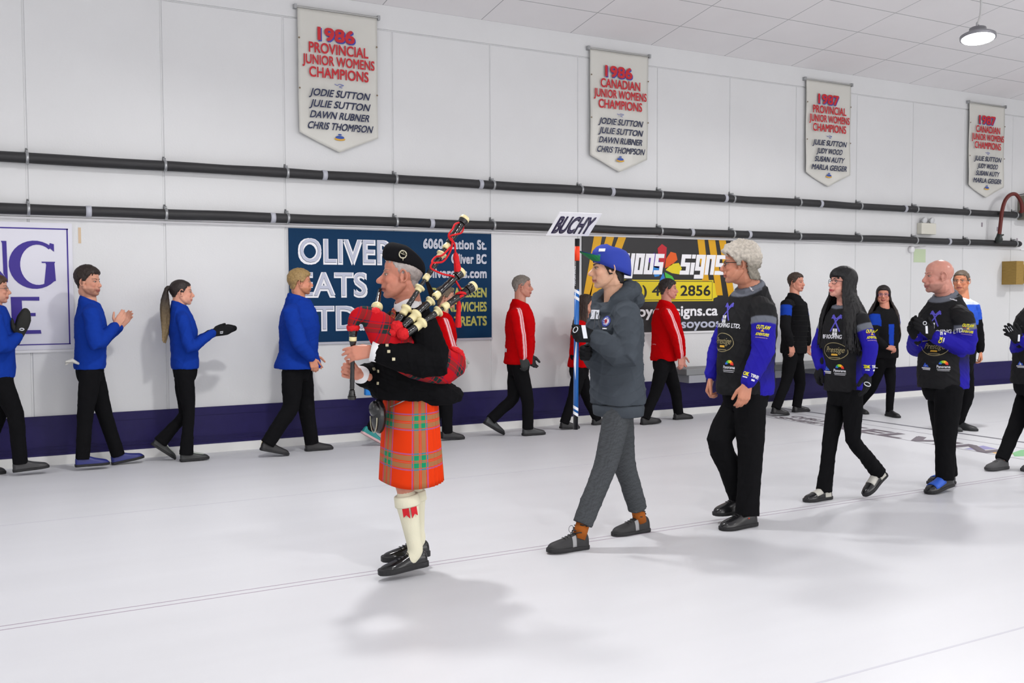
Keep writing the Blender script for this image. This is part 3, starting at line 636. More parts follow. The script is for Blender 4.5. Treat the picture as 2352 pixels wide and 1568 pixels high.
    def hair(s, c, t=.012, front=.06, side=.0, nape=-.05, rough_=.004, freq=60, top=0, seed=1, name='hair', c2=None, recede=0, sideburn=0, curly=False, extra=None):
        """hair that hugs the scalp: hairline from front/side/nape, thickness t, top = extra height"""
        H = s.H; k = s.hk; N, Mm = 96, 64; vs = []; msk = []; nz = Vector((seed*3.1, seed, seed*7))
        for j in range(Mm+1):
            th = PI*j/Mm
            for i in range(N):
                ph = 2*PI*i/N; d = V(math.sin(th)*math.cos(ph), math.sin(th)*math.sin(ph), math.cos(th)); w_ = s.hf*d.x+s.hl*d.y+s.hu*d.z
                c0 = H(-.012, 0, .02); h, _, _, _ = s.bvh.ray_cast(c0+w_*.25, -w_, .25)
                r = (h-c0).length if h is not None else .08*k
                if abs(d.y) > .5 and -.45 < d.z < .2 and d.x > -.3: r = min(r, .079*k)
                x, y, z = r*d.x/k-.012, r*d.y/k, r*d.z/k+.02
                a = math.degrees(abs(math.atan2(y, x)))                  # 0 front, 180 back
                if a < 42: line = front-recede*math.sin(a/42*PI/2)*-1*0+(-.012 if a > 30 else 0)
                elif a < 78: line = front+(side-front)*(a-42)/36
                elif a < 96: line = side-sideburn
                elif a < 112: line = side+.012
                elif a < 140: line = side+.012+(nape-side-.012)*(a-112)/28
                else: line = nape
                m = (z-line)/.012; m = max(-1, min(1, m))
                nn = noise.noise(Vector((x, y, z))*freq+nz)+.5*noise.noise(Vector((x, y, z))*freq*2.1+nz)
                if curly: nn = abs(nn)*1.6-.3
                q = max(0, (z-.02)/.1); tt = (t+top*q+rough_*nn)*max(0, min(1, (m+.2)*1.2)); tt = max(tt, -.002)
                vs.append(c0+w_*(r+tt*k)); msk.append(m)
        mb = MB(); fs = []
        for j in range(Mm):
            for i in range(N):
                q = (j*N+i, (j+1)*N+i, (j+1)*N+(i+1) % N, j*N+(i+1) % N)
                if min(msk[u] for u in q) > -.35: fs.append(q)
        mb.add(vs, fs)
        me = mb.mesh(name); bm = bmesh.new(); bm.from_mesh(me); bmesh.ops.delete(bm, geom=[v for v in bm.verts if not v.link_faces], context='VERTS'); bmesh.ops.remove_doubles(bm, verts=bm.verts, dist=1e-5)
        bmesh.ops.solidify(bm, geom=list(bm.faces), thickness=.004); bm.to_mesh(me); bm.free()
        me.materials.append(M_hair); me.polygons.foreach_set('use_smooth', [True]*len(me.polygons))
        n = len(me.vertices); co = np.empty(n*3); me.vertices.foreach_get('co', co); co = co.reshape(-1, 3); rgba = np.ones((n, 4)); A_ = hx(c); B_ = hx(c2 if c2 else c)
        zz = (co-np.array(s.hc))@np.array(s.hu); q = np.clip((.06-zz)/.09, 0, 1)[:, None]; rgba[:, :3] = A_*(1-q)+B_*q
        a = me.color_attributes.new('Col', 'FLOAT_COLOR', 'POINT'); a.data.foreach_set('color', rgba.ravel())
        o = bpy.data.objects.new(name, me); COL.objects.link(o); return s.fin(o)
    def glasses(s, c=(20, 20, 22), w_=.024, h_=.015, lens=False, th=.0016, z=.0):
        mb = MB(); k = s.hk; mx = .094
        for q in (-1, 1):
            pts = [s.H(mx-.010*abs(math.cos(a))*(1 if math.cos(a)*q > 0 else 0), q*.031+w_*math.cos(a)*(1 if True else 1), z+h_*math.copysign(abs(math.sin(a))**.7, math.sin(a))) for a in np.linspace(0, 2*PI, 22)]
            mb.tube(pts, th*k, 6, closed=True)
            mb.tube([s.H(mx-.010, q*.056, z+.006), s.H(.04, q*.074, z+.006), s.H(-.005, q*.083, z+.004)], th*k, 6)
        mb.tube([s.H(mx, -.008, z+.004), s.H(mx+.003, 0, z+.006), s.H(mx, .008, z+.004)], th*k, 6)
        s.fin(mb.build('glasses', mat('frame_%d_%d' % (c[0], c[2]), c, .3), None, True))
        if lens:
            mb = MB()
            for q in (-1, 1): mb.ell(s.H(mx-.003, q*.031, z), (.0008*k, w_*.9*k, h_*.9*k), s.hf, s.hl, s.hu, 14, 6)
            m = mat('lens_glass', (235, 238, 245), .03, .6); m.node_tree.nodes['Principled BSDF'].inputs['Transmission Weight'].default_value = .95; s.fin(mb.build('lenses', m, None, True))
    # ---- clothes
    def jacket(s, name='jacket', hem=-.02, bulk=1.0, depth=1.0, color=None, cuff=1.0, collar=.07, vox=.007, fold=.004, ffreq=26, seed=0, sleeve=(.072, .062, .056, .046), wr_end=0.0, belly=0, m=None, flare=0, hood=False, arms=(1, -1), shoulder=1.0, chest=1.0, sm=8):
        mb = MB(); q = s.sc*bulk; p, n = s.pel, s.nk; up = s.up; l = s.l
        spine = lambda t: p.lerp(n, t)+s.f*(.012*math.sin(PI*t)); R = []
        prof = [(hem, .165+flare, .118+flare*.7+belly*.6), (hem+.06, .168+flare*.8, .122+flare*.6+belly*.8), (.22, .160, .118+belly), (.42, .165, .120+belly*.7), (.60, .182*chest, .125+belly*.2), (.74, .186*shoulder, .115), (.85, .163*shoulder, .100), (.92, .132, .088), (.965, .098, .080), (.99, .080, .077), (1.0+collar*.8, .074, .074), (1.0+collar*1.0, .070, .070)]
        for t, rx, ry in prof:
            c = spine(t) if t >= 0 else p+up*((n-p).length*t)
            tl = 0
            if t > .95: c = n+(s.hc-n)*max(0, (t-1))*1.5+s.f*.002; tl = (.020 if t < 1 else .034)*s.sc
            R.append([c+l*(math.copysign(abs(math.cos(a))**.85, math.cos(a))*rx*q)+s.f*(math.copysign(abs(math.sin(a))**.9, math.sin(a))*ry*q*depth)-up*(tl*math.sin(a)) for a in [2*PI*i/28 for i in range(28)]])
        mb.rings(R)
        for S in arms:
            a, e, w_ = s.sh[S], s.el[S], s.wr[S]; r = [x*s.sc for x in sleeve]; w2 = w_+(w_-e).normalized()*wr_end
            a = a-up*.012; mb.tube([n.lerp(a, .55)-up*.038, a-up*.006, a.lerp(e, .45), e, e.lerp(w2, .5), w2], [r[0]*.9, r[0], r[1]*1.06, r[1], r[2], r[3]*cuff], 18, sm=2)
        if hood: hood(mb)
        fo = folds(fold, ffreq, seed); P0, N0 = np.array(p), np.array(n); up_ = np.array(up)
        o = mb.remesh(name, m or M_fab, None, vox=vox, sm=sm, disp=fo, color=(lambda co: color(s, co)) if color else None); s.fin(o); s.jo = o
        s.jb = BVHTree.FromPolygons([v.co.copy() for v in o.data.vertices], [tuple(x.vertices) for x in o.data.polygons]); return o
    def trousers(s, c, top=.05, hipr=(.152, .112), thigh=.088, knee=.066, hemr=.058, fold=.004, seed=3, ffreq=24, end=.0, vox=.008, m=None, color=None, name='trousers', bell=0):
        mb = MB(); q = s.sc; p = s.pel; l = s.l; R = []
        for z, k in ((.10+top, .93), (.04, 1), (-.04, 1.02), (-.10, .95), (-.14, .8)):
            R.append([p+s.up*z+l*(math.cos(a)*hipr[0]*q*k)+s.f*(math.sin(a)*hipr[1]*q*k) for a in [2*PI*i/24 for i in range(24)]])
        mb.rings(R)
        for S in (1, -1):
            h, kn, an = s.hip[S], s.kn[S], s.an[S]; e = an+(kn-an).normalized()*end
            mb.tube([h+s.up*.02, h.lerp(kn, .4), kn, kn.lerp(e, .45), e.lerp(kn, .06), e], [thigh*q, thigh*.95*q, knee*q, (knee*.9+bell*.2)*q, (hemr+bell)*q, (hemr+bell)*q], 18, sm=2, ell=None)
        fo = folds(fold, ffreq, seed, (1, 1, 2)); cc = hx(c)
        o = mb.remesh(name, m or M_fab, None, vox=vox, sm=2, disp=fo, color=(lambda co: color(s, co)) if color else (lambda co: np.tile(cc, (len(co), 1)))); s.fin(o); return o
    def shoes(s, c=(28, 28, 30), sole=(24, 24, 26), patch=None, gloss=.45, fat=1.0, high=1.0, tongue=None, tread=.024):
        for S in (1, -1):
            a, d, up, L = s.foot[S]; lat = up.cross(d).normalized(); q = s.sc*fat
            W = [(.0, .018), (.03, .034), (.12, .038), (.3, .036), (.5, .041), (.72, .049), (.88, .042), (.97, .024), (1.0, .008)]
            Hh = [(.0, .055), (.03, .080), (.12, .092), (.3, .088), (.42, .078), (.55, .062), (.75, .048), (.9, .038), (.97, .026), (1.0, .012)]
            f = lambda T, u: np.interp(u, [t for t, _ in T], [v for _, v in T]); R = []; R2 = []
            for u in [0, .02, .06, .13, .22, .32, .42, .5, .58, .66, .75, .83, .9, .95, .985, 1.0]:
                c_ = a+d*(u*L); w_ = f(W, u)*q; h = f(Hh, u)*q*high
                R.append([c_+up*.012+lat*(w_*math.copysign(abs(math.cos(t))**.8, math.cos(t)))+up*(h*max(0, math.sin(t))**.85 if math.sin(t) > 0 else 0) for t in [2*PI*i/20 for i in range(20)]])
                w2 = w_*1.07+.002; R2.append([c_+d*(.004 if u > .9 else (-.003 if u < .1 else 0))+lat*x+up*y for x, y in ((-w2, 0), (w2, 0), (w2*1.02, tread*.5), (w2, tread), (-w2, tread), (-w2*1.02, tread*.5))])
            mb = MB(); mb.rings(R); o = mb.build('shoe', mat('shoe_%d_%d_%g' % (c[0], c[2], gloss), c, gloss, .5, bump=.1, bscale=80), None, True); sd = o.modifiers.new('s', 'SUBSURF'); sd.levels = 1; sd.render_levels = 2; s.fin(o)
            mb = MB(); mb.rings(R2); o2 = mb.build('sole', mat('sole_%d_%d' % (sole[0], sole[2]), sole, .6), o, True); sd = o2.modifiers.new('b', 'BEVEL'); sd.width = .003; o2.data.polygons.foreach_set('use_smooth', [False]*len(o2.data.polygons))
            if patch:
                mb = MB()
                for (u0, u1, hh, pc) in patch:
                    rr = []
                    for u in np.linspace(u0, u1, 6):
                        c_ = a+d*(u*L); w_ = f(W, u)*q*1.02; h = f(Hh, u)*q*high
                        rr.append([c_+up*.012+lat*(w_*math.copysign(abs(math.cos(t))**.8, math.cos(t)))*1.0+up*((h+.0025)*math.sin(t)**.85) for t in np.linspace(hh[0], hh[1], 9)])
                    n9 = 9; vs = [x for r_ in rr for x in r_]; fs = [(i*n9+j, i*n9+j+1, (i+1)*n9+j+1, (i+1)*n9+j) for i in range(5) for j in range(8)]; mb.add(vs, fs)
                    o3 = mb.build('shoe_patch', mat('patch_%d_%d' % (pc[0], pc[2]), pc, .5), o, True); sd = o3.modifiers.new('s', 'SOLIDIFY'); sd.thickness = .004; sd.offset = 0; mb = MB()
            # laces
            mb = MB()
            for u in (.40, .47, .54, .61):
                c_ = a+d*(u*L)+up*.014; h = f(Hh, u)*q*high; w_ = f(W, u)*q
                mb.tube([c_+lat*(w_*math.cos(t))*1.0+up*((h+.003)*math.sin(t)**.85) for t in np.linspace(1.1, 2.04, 6)], .0022, 6)
            if tongue: o4 = mb.build('laces', mat('lace_%d' % tongue[0], tongue, .7), o, True)
    def decal(s, px, py, draw, off=.003, tgt=None, roll=0, upv=None, nrm=None, par=None):
        """lay flat artwork on the garment where the line of sight through (px,py) meets it; draw(list) = [(mesh_maker)]"""
        bv = tgt or s.jb; d = ray(px, py).normalized(); h, n, _, _ = bv.ray_cast(CAM, d, 30)
        if h is None: return
        ns = Vector((0, 0, 0))
        for dx in (-9, -4, 0, 4, 9):
            for dy in (-6, 0, 6):
                h2, n2, _, _ = bv.ray_cast(CAM, ray(px+dx, py+dy).normalized(), 30)
                if h2 is not None and (h2-h).length < .12: ns += n2
        n = ns.normalized(); u = upv or V(0, 0, 1); u = (u-n*u.dot(n)).normalized(); r = u.cross(n).normalized()
        if roll: cr, sr = math.cos(roll), math.sin(roll); r, u = r*cr+u*sr, u*cr-r*sr
        for o in draw(h, r, u, n):
            me = o.data; bm = bmesh.new(); bm.from_mesh(me)
            le = [e for e in bm.edges if e.calc_length() > .012]
            if le: bmesh.ops.subdivide_edges(bm, edges=le, cuts=2)
            bmesh.ops.triangulate(bm, faces=bm.faces)
            for v in bm.verts:
                h3, _, _, _ = bv.ray_cast(v.co+n*.10, -n, .25)
                z = (v.co-h).dot(n)
                if h3 is not None: v.co = h3+n*(off+z)
                else: v.co = v.co+n*off
            bm.to_mesh(me); bm.free(); o.parent = par or s.jo; o.parent = par or s.jo
            o.matrix_parent_inverse = Matrix.Identity(4)
def T_(s, size, m, fit=None, dx=0, dy=0, bold=.02, shear=0, nm='lettering', lift=0):
    def f(h, r, u, n):
        wd = fit or size*len(s)*.6
        return [text(nm, s, m, size, h+r*(dx-wd/2)+u*(dy-size*.35)+n*lift, r, u, None, bold=bold, fit=wd, shear=shear, extrude=0)]
    return f
def S_(pts, m, nm='logo_shape', lift=0):
    def f(h, r, u, n):
        mb = MB(); mb.poly([h+r*x+u*y+n*lift for x, y in pts]); me = mb.mesh(nm); me.materials.append(m); o = bpy.data.objects.new(nm, me); COL.objects.link(o); return [o]
    return f
def many(*fs):
    def f(h, r, u, n): return [o for g in fs for o in g(h, r, u, n)]
    return f
def ringpts(rx, ry, wd, m, nm='logo_ring', n_=36, dx=0, dy=0):
    def f(h, r, u, n):
        mb = MB(); vs = []
        for i in range(n_):
            a = 2*PI*i/n_; vs += [h+r*(dx+rx*math.cos(a))+u*(dy+ry*math.sin(a)), h+r*(dx+(rx-wd)*math.cos(a))+u*(dy+(ry-wd)*math.sin(a))]
        mb.add(vs, [(2*i, 2*((i+1) % n_), 2*((i+1) % n_)+1, 2*i+1) for i in range(n_)]); me = mb.mesh(nm); me.materials.append(m); o = bpy.data.objects.new(nm, me); COL.objects.link(o); return [o]
    return f

SOLID = lambda c: (lambda s, co: np.tile(hx(c), (len(co), 1)))
def arm_u(s, co):
    """distance along the arm for points on a sleeve, -1 elsewhere"""
    u = np.full(len(co), -1.0)
    for S in (1, -1):
        if S not in s.sh: continue
        a, e, w_ = (np.array(q) for q in (s.sh[S], s.el[S], s.wr[S])); L1 = np.linalg.norm(e-a)
        d1, t1 = seg_dist(co, a, e); d2, t2 = seg_dist(co, e, w_); L2 = np.linalg.norm(w_-e)
        lat = np.abs((co-np.array(s.o))@np.array(s.l))
        on1 = (d1 < .098) & (((co-a)@(e-a)/L1) > -.05); v = np.where(on1, (co-a)@(e-a)/L1, -1); v = np.where((d2 < .088) & (d2 < d1), L1+t2*L2, v)
        ax = np.array(s.l)*S; outer = (co-a)@ax; v = np.where((v < L1*.8) & (outer < -.045), -1, v)
        u = np.maximum(u, v)
    return u
KIT = dict(bk=(28, 28, 30), gr=(104, 108, 118), bl=(32, 24, 150))
def kit_color(s, co):
    bk, gr, bl = hx(KIT['bk']), hx(KIT['gr']), hx(KIT['bl']); c = np.tile(bk, (len(co), 1)); u = arm_u(s, co)
    lat = np.abs((co-np.array(s.pel))@np.array(s.l)); z = co[:, 2]-s.pel.z; fw = (co-np.array(s.pel))@np.array(s.f)
    side = (lat > .075*s.sc) & (fw < .05) & (z < .28) & (fw > -.11); k = np.clip((.26-z)/.22, 0, 1)[:, None]; c = np.where(side[:, None] & (u[:, None] < 0), bk*(1-k)+bl*k, c)
    k1 = np.clip((u-.062)/.008+.5, 0, 1)[:, None]; c = c*(1-k1)+gr*k1; k1 = np.clip((u-.108)/.008+.5, 0, 1)[:, None]; c = c*(1-k1)+bl*k1
    nz = co[:, 2]-s.nk.z+((co-np.array(s.nk))@np.array(s.f))*.45; rad = np.linalg.norm((co-np.array(s.nk))[:, :2], axis=1); k1 = (np.clip((nz-.004)/.008+.5, 0, 1)*(rad < .13*s.sc)*(u < 0))[:, None]; return c*(1-k1)+gr*k1
def stripe_red(s, co):
    c = np.tile(hx((190, 4, 10)), (len(co), 1)); u = arm_u(s, co); W = hx((236, 190, 196))
    for S in (1, -1):
        a, e, w_ = (np.array(q) for q in (s.sh[S], s.el[S], s.wr[S])); ax = np.array(s.l)*S; f = np.array(s.f)
        d1, t1 = seg_dist(co, a, e); d2, t2 = seg_dist(co, e, w_); m = a+t1[:, None]*(e-a); m2 = e+t2[:, None]*(w_-e); m = np.where((d1 < d2)[:, None], m, m2)
        r = co-m; q = r@f; o = r@ax; k = np.clip((o-.02)/.01+.5, 0, 1)*np.clip((.0095-np.minimum(np.abs(q+.003), np.abs(q-.027)))/.008+.5, 0, 1)*(np.minimum(d1, d2) < .1); k = k[:, None]; c = c*(1-k)+W*k
    return c

# ================= 1 the piper
g = P('piper in black glengarry, black jacket and orange tartan kilt playing bagpipes', 2.30, 5.27, 180, (922, 634), 161, (940, 893), (940, 706), (200, 134, 112), 'ruddy', 1.03, vox=.004, hpitch=3, nw=1.1)
g.arm(1, (970, 738, .20), (1002, 836, .34), (854, 806, .19)); g.arm(-1, (905, 745, -.19), (884, 868, -.24), (826, 860, .02))
g.leg(1, (955, 910, .06), (925, 1088, .072), (984, 1296, .10), (868, 1322, .10)); g.leg(-1, (950, 905, -.09), (946, 1085, -.07), (984, 1274, -.06), (878, 1290, -.06))
g.head(1.13, nose=1.25, jaw=1.08)
g.hand(1, g.J(806, 812, .15)-g.wr[1], V(-.1, -1, .35), curl=(20, 22, 12), thumb=(.5, .4, -.7), spread=.6); g.hand(-1, V(-.93, .1, .30), V(-.15, 1, .1), curl=(62, 58, 30), thumb=(.7, .5, -.5), spread=.5)
for S in (1, -1): g.body.tube([g.hip[S].lerp(g.kn[S], .5), g.kn[S], g.kn[S].lerp(g.an[S], .22), g.kn[S].lerp(g.an[S], .5)], [.060, .052, .049, .048], 16, sm=3)
g.torso_body(); g.finish_body((170, 96, 90))
g.brows((150, 128, 110), .003)
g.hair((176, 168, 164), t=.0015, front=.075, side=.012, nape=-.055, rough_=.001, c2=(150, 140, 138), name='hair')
BLK = (17, 17, 19)
def tail(mb): pass
jk = MB()
g.jacket(hem=-.10, bulk=1.16, depth=1.12, color=SOLID(BLK), collar=.0, vox=.006, sleeve=(.084, .080, .084, .066), fold=.004, ffreq=20, seed=4, belly=.035, flare=.022, wr_end=-.062, m=M_fab)
o = MB(); RR = []
for (pc, pf, pb, hw, zz) in ((938, 872, 1000, .17, 845), (946, 868, 1024, .19, 872), (958, 866, 1046, .205, 893), (975, 880, 1060, .20, 908), (990, 935, 1052, .18, 922)):
    cf, cb = g.J(pf, zz+(0 if pf < 900 else 8), .02), g.J(pb, zz-(0 if zz < 880 else 6), .02); cc_ = (cf+cb)/2; ry_ = (cf-cb).length/2
    RR.append([cc_+g.l*(math.cos(t)*hw)+(cf-cb)/2*math.sin(t) for t in [2*PI*i/30 for i in range(30)]])
o.rings(RR); g.fin(o.remesh('coat_tail', M_fab, None, vox=.007, sm=3, disp=folds(.004, 22, 9), color=lambda co: np.tile(hx(BLK), (len(co), 1))))
# shirt cuffs, collar, tie
M_shirt = mat('shirt_white', (236, 236, 238), .7)
for S, ww in ((1, g.wr[1]), (-1, g.wr[-1])):
    d = (g.el[S]-ww).normalized(); mb = MB(); mb.tube([ww+d*(-.004), ww+d*.085], [.056 if S == 1 else .050]*2, 20, round_=False); g.fin(mb.build('shirt_cuff', M_shirt, None, True))
mb = MB(); a, b = g.nk-g.up*.02, g.nk+g.up*.055+g.f*.012
R = [[c+g.l*(math.cos(t)*r)+g.f*(math.sin(t)*r*1.05)-g.up*(.05*max(0, math.sin(t))**2*k) for t in [2*PI*i/28 for i in range(28)]] for c, r, k in ((a-g.up*.03, .098, 1.3), (a, .086, 1.2), (b-g.up*.01, .073, .8), (b, .071, .7))]
mb.rings(R, False); o = mb.build('shirt_collar', M_shirt, None, True); sd = o.modifiers.new('s', 'SOLIDIFY'); sd.thickness = .004; g.fin(o)
M_tie = tartan('tie_tartan', [(0, (150, 44, 50)), (.3, (52, 90, 72)), (.5, (44, 60, 100)), (.6, (150, 44, 50)), (.8, (200, 120, 60))], .05)
def vpoly(pts, m, nm, lift): return S_(pts, m, nm, lift)
g.decal(903, 742, many(S_([(-.045, .085), (.05, .085), (.03, .0), (-.012, -.13)], M_shirt, 'shirt_front', .001)), off=.003)
mb = MB(); p0 = g.J(904, 716, .03)
tp = []
for (px, py) in ((907, 713), (903, 724), (900, 740), (897, 757), (894, 770)):
    d = ray(px, py).normalized(); h, n, _, _ = g.jb.ray_cast(CAM, d, 30); tp.append((h if h else g.J(px, py, .03))-d*.012)
mb.tube(tp, [.019, .016, .020, .024, .026], 10, ell=(V(.39, .92, 0), .35), sm=3); o = mb.build('tie', M_tie, None, True)
at = o.data.attributes.new('tc', 'FLOAT_VECTOR', 'POINT'); at.data.foreach_set('vector', [q for v in o.data.vertices for q in (v.co.x+v.co.z, v.co.z-v.co.x, 0)]); g.fin(o)
M_but = mat('silver_button', (212, 204, 170), .3, metal=.5)
for px, py in ((889, 794), (893, 808), (904, 824), (870, 852), (869, 880), (858, 848)):
    h, n, _, _ = g.jb.ray_cast(CAM, ray(px, py).normalized(), 30)
    if h is not None: mb = MB(); u = V(0, 0, 1); r = u.cross(n).normalized(); u = n.cross(r); mb.obox(h+n*.004, r*.017, u*.017, n*.008); o = mb.build('button', M_but, g.jo, bevel=.002)
# glengarry
mb = MB(); H = g.H; R = []
for z, rx0, rx1, ry, zc in ((.050, .104, -.112, .084, .0), (.085, .108, -.116, .084, 0), (.125, .104, -.108, .072, 0), (.150, .085, -.085, .050, 0), (.162, .05, -.05, .02, 0)):
    R.append([H((rx0 if math.cos(t) > 0 else -rx1)*math.cos(t)-.006, ry*math.sin(t), z+.020*math.cos(t)*(1 if z < .1 else .6)-.030*(1 if math.cos(t) < 0 else 0)*(math.cos(t)**2)*(1.0 if z < .1 else 1.3)-.0) for t in [2*PI*i/36 for i in range(36)]])
mb.rings(R); o = mb.build('glengarry', mat('wool_black', (22, 22, 25), .9, .1, bump=.3, bscale=300), None, True); sd = o.modifiers.new('s', 'SUBSURF'); sd.render_levels = 2; sd.levels = 1; g.fin(o); hat = o
hb = BVHTree.FromPolygons([v.co.copy() for v in o.data.vertices], [tuple(p.vertices) for p in o.data.polygons])
h, n, _, _ = hb.ray_cast(CAM, ray(925, 585).normalized(), 30)
if h is not None:
    u = V(0, 0, 1); r = u.cross(n).normalized(); u = n.cross(r); mb = MB()
    mb.tube([h+n*.006+r*(.020*math.cos(a))+u*(.022*math.sin(a)) for a in np.linspace(0, 2*PI, 24)], .0042, 8, closed=True); mb.tube([h+n*.006-r*.012+u*.01, h+n*.01+u*.0, h+n*.006+r*.012-u*.004, h+n*.006+r*.002+u*.014], .003, 6); mb.tube([h+n*.006-u*.02, h+n*.006-u*.034], [.005, .002], 6); mb.build('cap_badge', mat('pewter', (176, 172, 150), .3, metal=.8), hat, True)
mb = MB()
for q in (0, .015): mb.add([H(-.11, -.012+q, .02), H(-.115, .012+q, .02), H(-.165-q, .02+q, -.10), H(-.155-q, -.004+q, -.115)], [(0, 1, 2, 3)])
o = mb.build('ribbon', mat('ribbon_black', (20, 20, 22), .6), hat); sd = o.modifiers.new('s', 'SOLIDIFY'); sd.thickness = .002
# kilt
M_kilt = tartan('kilt_tartan', [(0, (218, 56, 10)), (.27, (86, 104, 172)), (.305, (216, 66, 22)), (.33, (20, 138, 96)), (.455, (216, 66, 22)), (.475, (110, 120, 110)), (.495, (216, 66, 22)), (.52, (20, 138, 96)), (.645, (216, 66, 22)), (.67, (86, 104, 172)), (.705, (218, 56, 10))], .215)
mb = MB(); R = []; NK = 220; top, bot = g.J(945, 898, 0), g.J(945, 1104, 0); tcs = []
for j in range(17):
    v = j/16; c = top.lerp(bot, v); c = c+g.f*(.006-.0*v)
    rx, ry = .178+.024*v, .140+.030*v; ring = []
    for i in range(NK):
        a = 2*PI*i/NK; back = max(0, -math.sin(a)+.15); tri = abs((i % 6)/3-1)
        rr = 1+.07*(.3+v)*back*(tri-.5)*min(1, back*2)+.006*math.sin(a*3+v*4); sag = .012*math.sin(a*2+1)*v
        ring.append(c+g.l*(math.copysign(abs(math.cos(a))**.8, math.cos(a))*rx*rr)+g.f*(math.copysign(abs(math.sin(a))**.85, math.sin(a))*ry*rr)-g.up*sag); tcs.append((a*.185+.062, -v*.515+.03, 0))
    R.append(ring)
P0_ = [top+g.l*(math.copysign(abs(math.cos(a))**.8, math.cos(a))*.19)+g.f*(math.copysign(abs(math.sin(a))**.85, math.sin(a))*.155) for a in [2*PI*(i-NK//4)/NK for i in range(NK)]]
acc = [0]
for i in range(1, NK): acc.append(acc[-1]+(P0_[i]-P0_[i-1]).length)
acc = [acc[(i+NK//4) % NK] for i in range(NK)]; mid = acc[int(NK*.02)]
tcs = [(acc[j % NK]-mid+.105, t[1]+.012, 0) for j, t in enumerate(tcs)]
mb.rings(R, False); o = mb.build('kilt', M_kilt, None, True); at = o.data.attributes.new('tc', 'FLOAT_VECTOR', 'POINT'); at.data.foreach_set('vector', [q for t in tcs for q in t]); sd = o.modifiers.new('s', 'SOLIDIFY'); sd.thickness = .006; sd.offset = -1; g.fin(o)
mb = MB(); mb.rings([[top+g.up*z+g.l*(math.cos(a)*.172*k)+g.f*(math.sin(a)*.132*k) for a in [2*PI*i/30 for i in range(30)]] for z, k in ((.03, .8), (.0, 1), (-.05, 1.0))]); o = mb.build('kilt_waist', mat('kilt_lining', (120, 44, 24), .9), None, True); g.fin(o)
# sporran and chain
mb = MB(); c = g.J(881, 955, .035)+g.f*.03; mb.ell(c, (.040, .062, .098), g.f, g.l, g.up, 24, 16); mb.ell(c+g.up*.042+g.f*.022, (.030, .052, .046), g.f, g.l, g.up, 20, 12); sp_ = mb.build('sporran', mat('leather_black', (22, 22, 24), .22, .6, bump=.2, bscale=60), None, True); g.fin(sp_)
mb = MB(); mb.tube([c+g.l*(.05*math.cos(a))+g.up*(.085*math.sin(a)-.004)+g.f*.03*1 for a in np.linspace(PI, 2*PI, 14)], .004, 6); mb.build('sporran_trim', mat('pewter'), sp_, True)
mb = MB(); mb.tube([g.J(897, 934, .06)+g.f*.0, g.J(915, 926, .14), g.J(940, 914, .20), g.J(965, 905, .19)], .0035, 6, sm=3); g.fin(mb.build('sporran_chain', M_metal, None, True))
# hose, garter flashes
M_hose = mat('hose_cream', (226, 222, 198), .9, .1, bump=.5, bscale=180, stretch=(3, 3, .3))
for S in (1, -1):
    kn, an = g.kn[S], g.an[S]; dd = (an-kn); u = lambda t: kn+dd*t
    mb = MB(); mb.tube([u(.31), u(.40), u(.6), u(.85), u(1.0), g.foot[S][0]+g.foot[S][1]*.10+g.up*.05], [.060, .066, .054, .043, .044, .04], 22, sm=4); hs = mb.build('hose', M_hose, None, True); g.fin(hs)
    mb = MB(); mb.tube([u(.27), u(.285), u(.40), u(.415)], [.066, .071, .074, .070], 24, round_=False); mb.build('hose_cuff', M_hose, hs, True)
    # red flashes hang below the cuff on the outer side
    if S == 1:
        b_ = u(.412); out = (g.l*.96+g.f*.28).normalized(); tx = out.cross(dd.normalized()).normalized(); mb = MB()
        for q in (-1, 1):
            e0, e1 = b_+out*.073+tx*(.006*q), b_+out*.066+tx*(.040*q)-out*.012; dn = dd.normalized()
            mb.add([e0, e1, e1+dn*.052, (e0+e1)/2+dn*.038, e0+dn*.058], [(0, 1, 2, 3, 4)])
        o = mb.build('garter_flash', mat('flash_red', (200, 16, 34), .7), hs); sd = o.modifiers.new('s', 'SOLIDIFY'); sd.thickness = .004
g.shoes((20, 20, 22), (30, 30, 32), gloss=.14, high=.95, tongue=(20, 20, 22), tread=.032)
piper = g

# bagpipes (held under the left arm)
J = g.J; BO = J(950, 830, .2); bp = empty('bagpipes', BO, 'red tartan bagpipes with three black and ivory drones under the left arm of the piper', 'bagpipes')
def fb(o, par=None):
    o.parent = par or bp; o.matrix_parent_inverse = Matrix.Translation(-BO) if par is None else Matrix.Identity(4); return o
M_pb = mat('pipe_blackwood', (18, 17, 18), .15, .6); M_iv = mat('ivory', (228, 216, 164), .3, .5); M_cord = mat('cord_red', (206, 16, 26), .8, bump=.6, bscale=150, vary=.1, vscale=60); M_bag = tartan('bag_tartan', [(0, (180, 12, 24)), (.20, (40, 36, 74)), (.24, (180, 12, 24)), (.31, (26, 48, 46)), (.50, (180, 12, 24)), (.54, (26, 48, 46)), (.69, (30, 24, 64)), (.72, (180, 12, 24))], .125)
mb = MB()
pts = [(811, 747, .13, 14), (818, 727, .14, 17), (838, 721, .15, 20), (860, 738, .165, 31), (882, 762, .18, 39), (905, 792, .2, 42), (945, 822, .215, 43), (990, 836, .21, 44), (1022, 840, .20, 43), (1040, 838, .19, 34)]
mb.tube([J(a, b, c) for a, b, c, d in pts], [d/405 for a, b, c, d in pts], 26, sm=4, ell=(g.l, .72))
axis = (J(1030, 842, .2)-J(905, 792, .2)).normalized(); a_, b_ = np.array(axis), np.array(axis.cross(g.l).normalized())
ob = mb.remesh('bag', M_bag, None, vox=.006, sm=4, disp=folds(.003, 8, 2)); fb(ob)
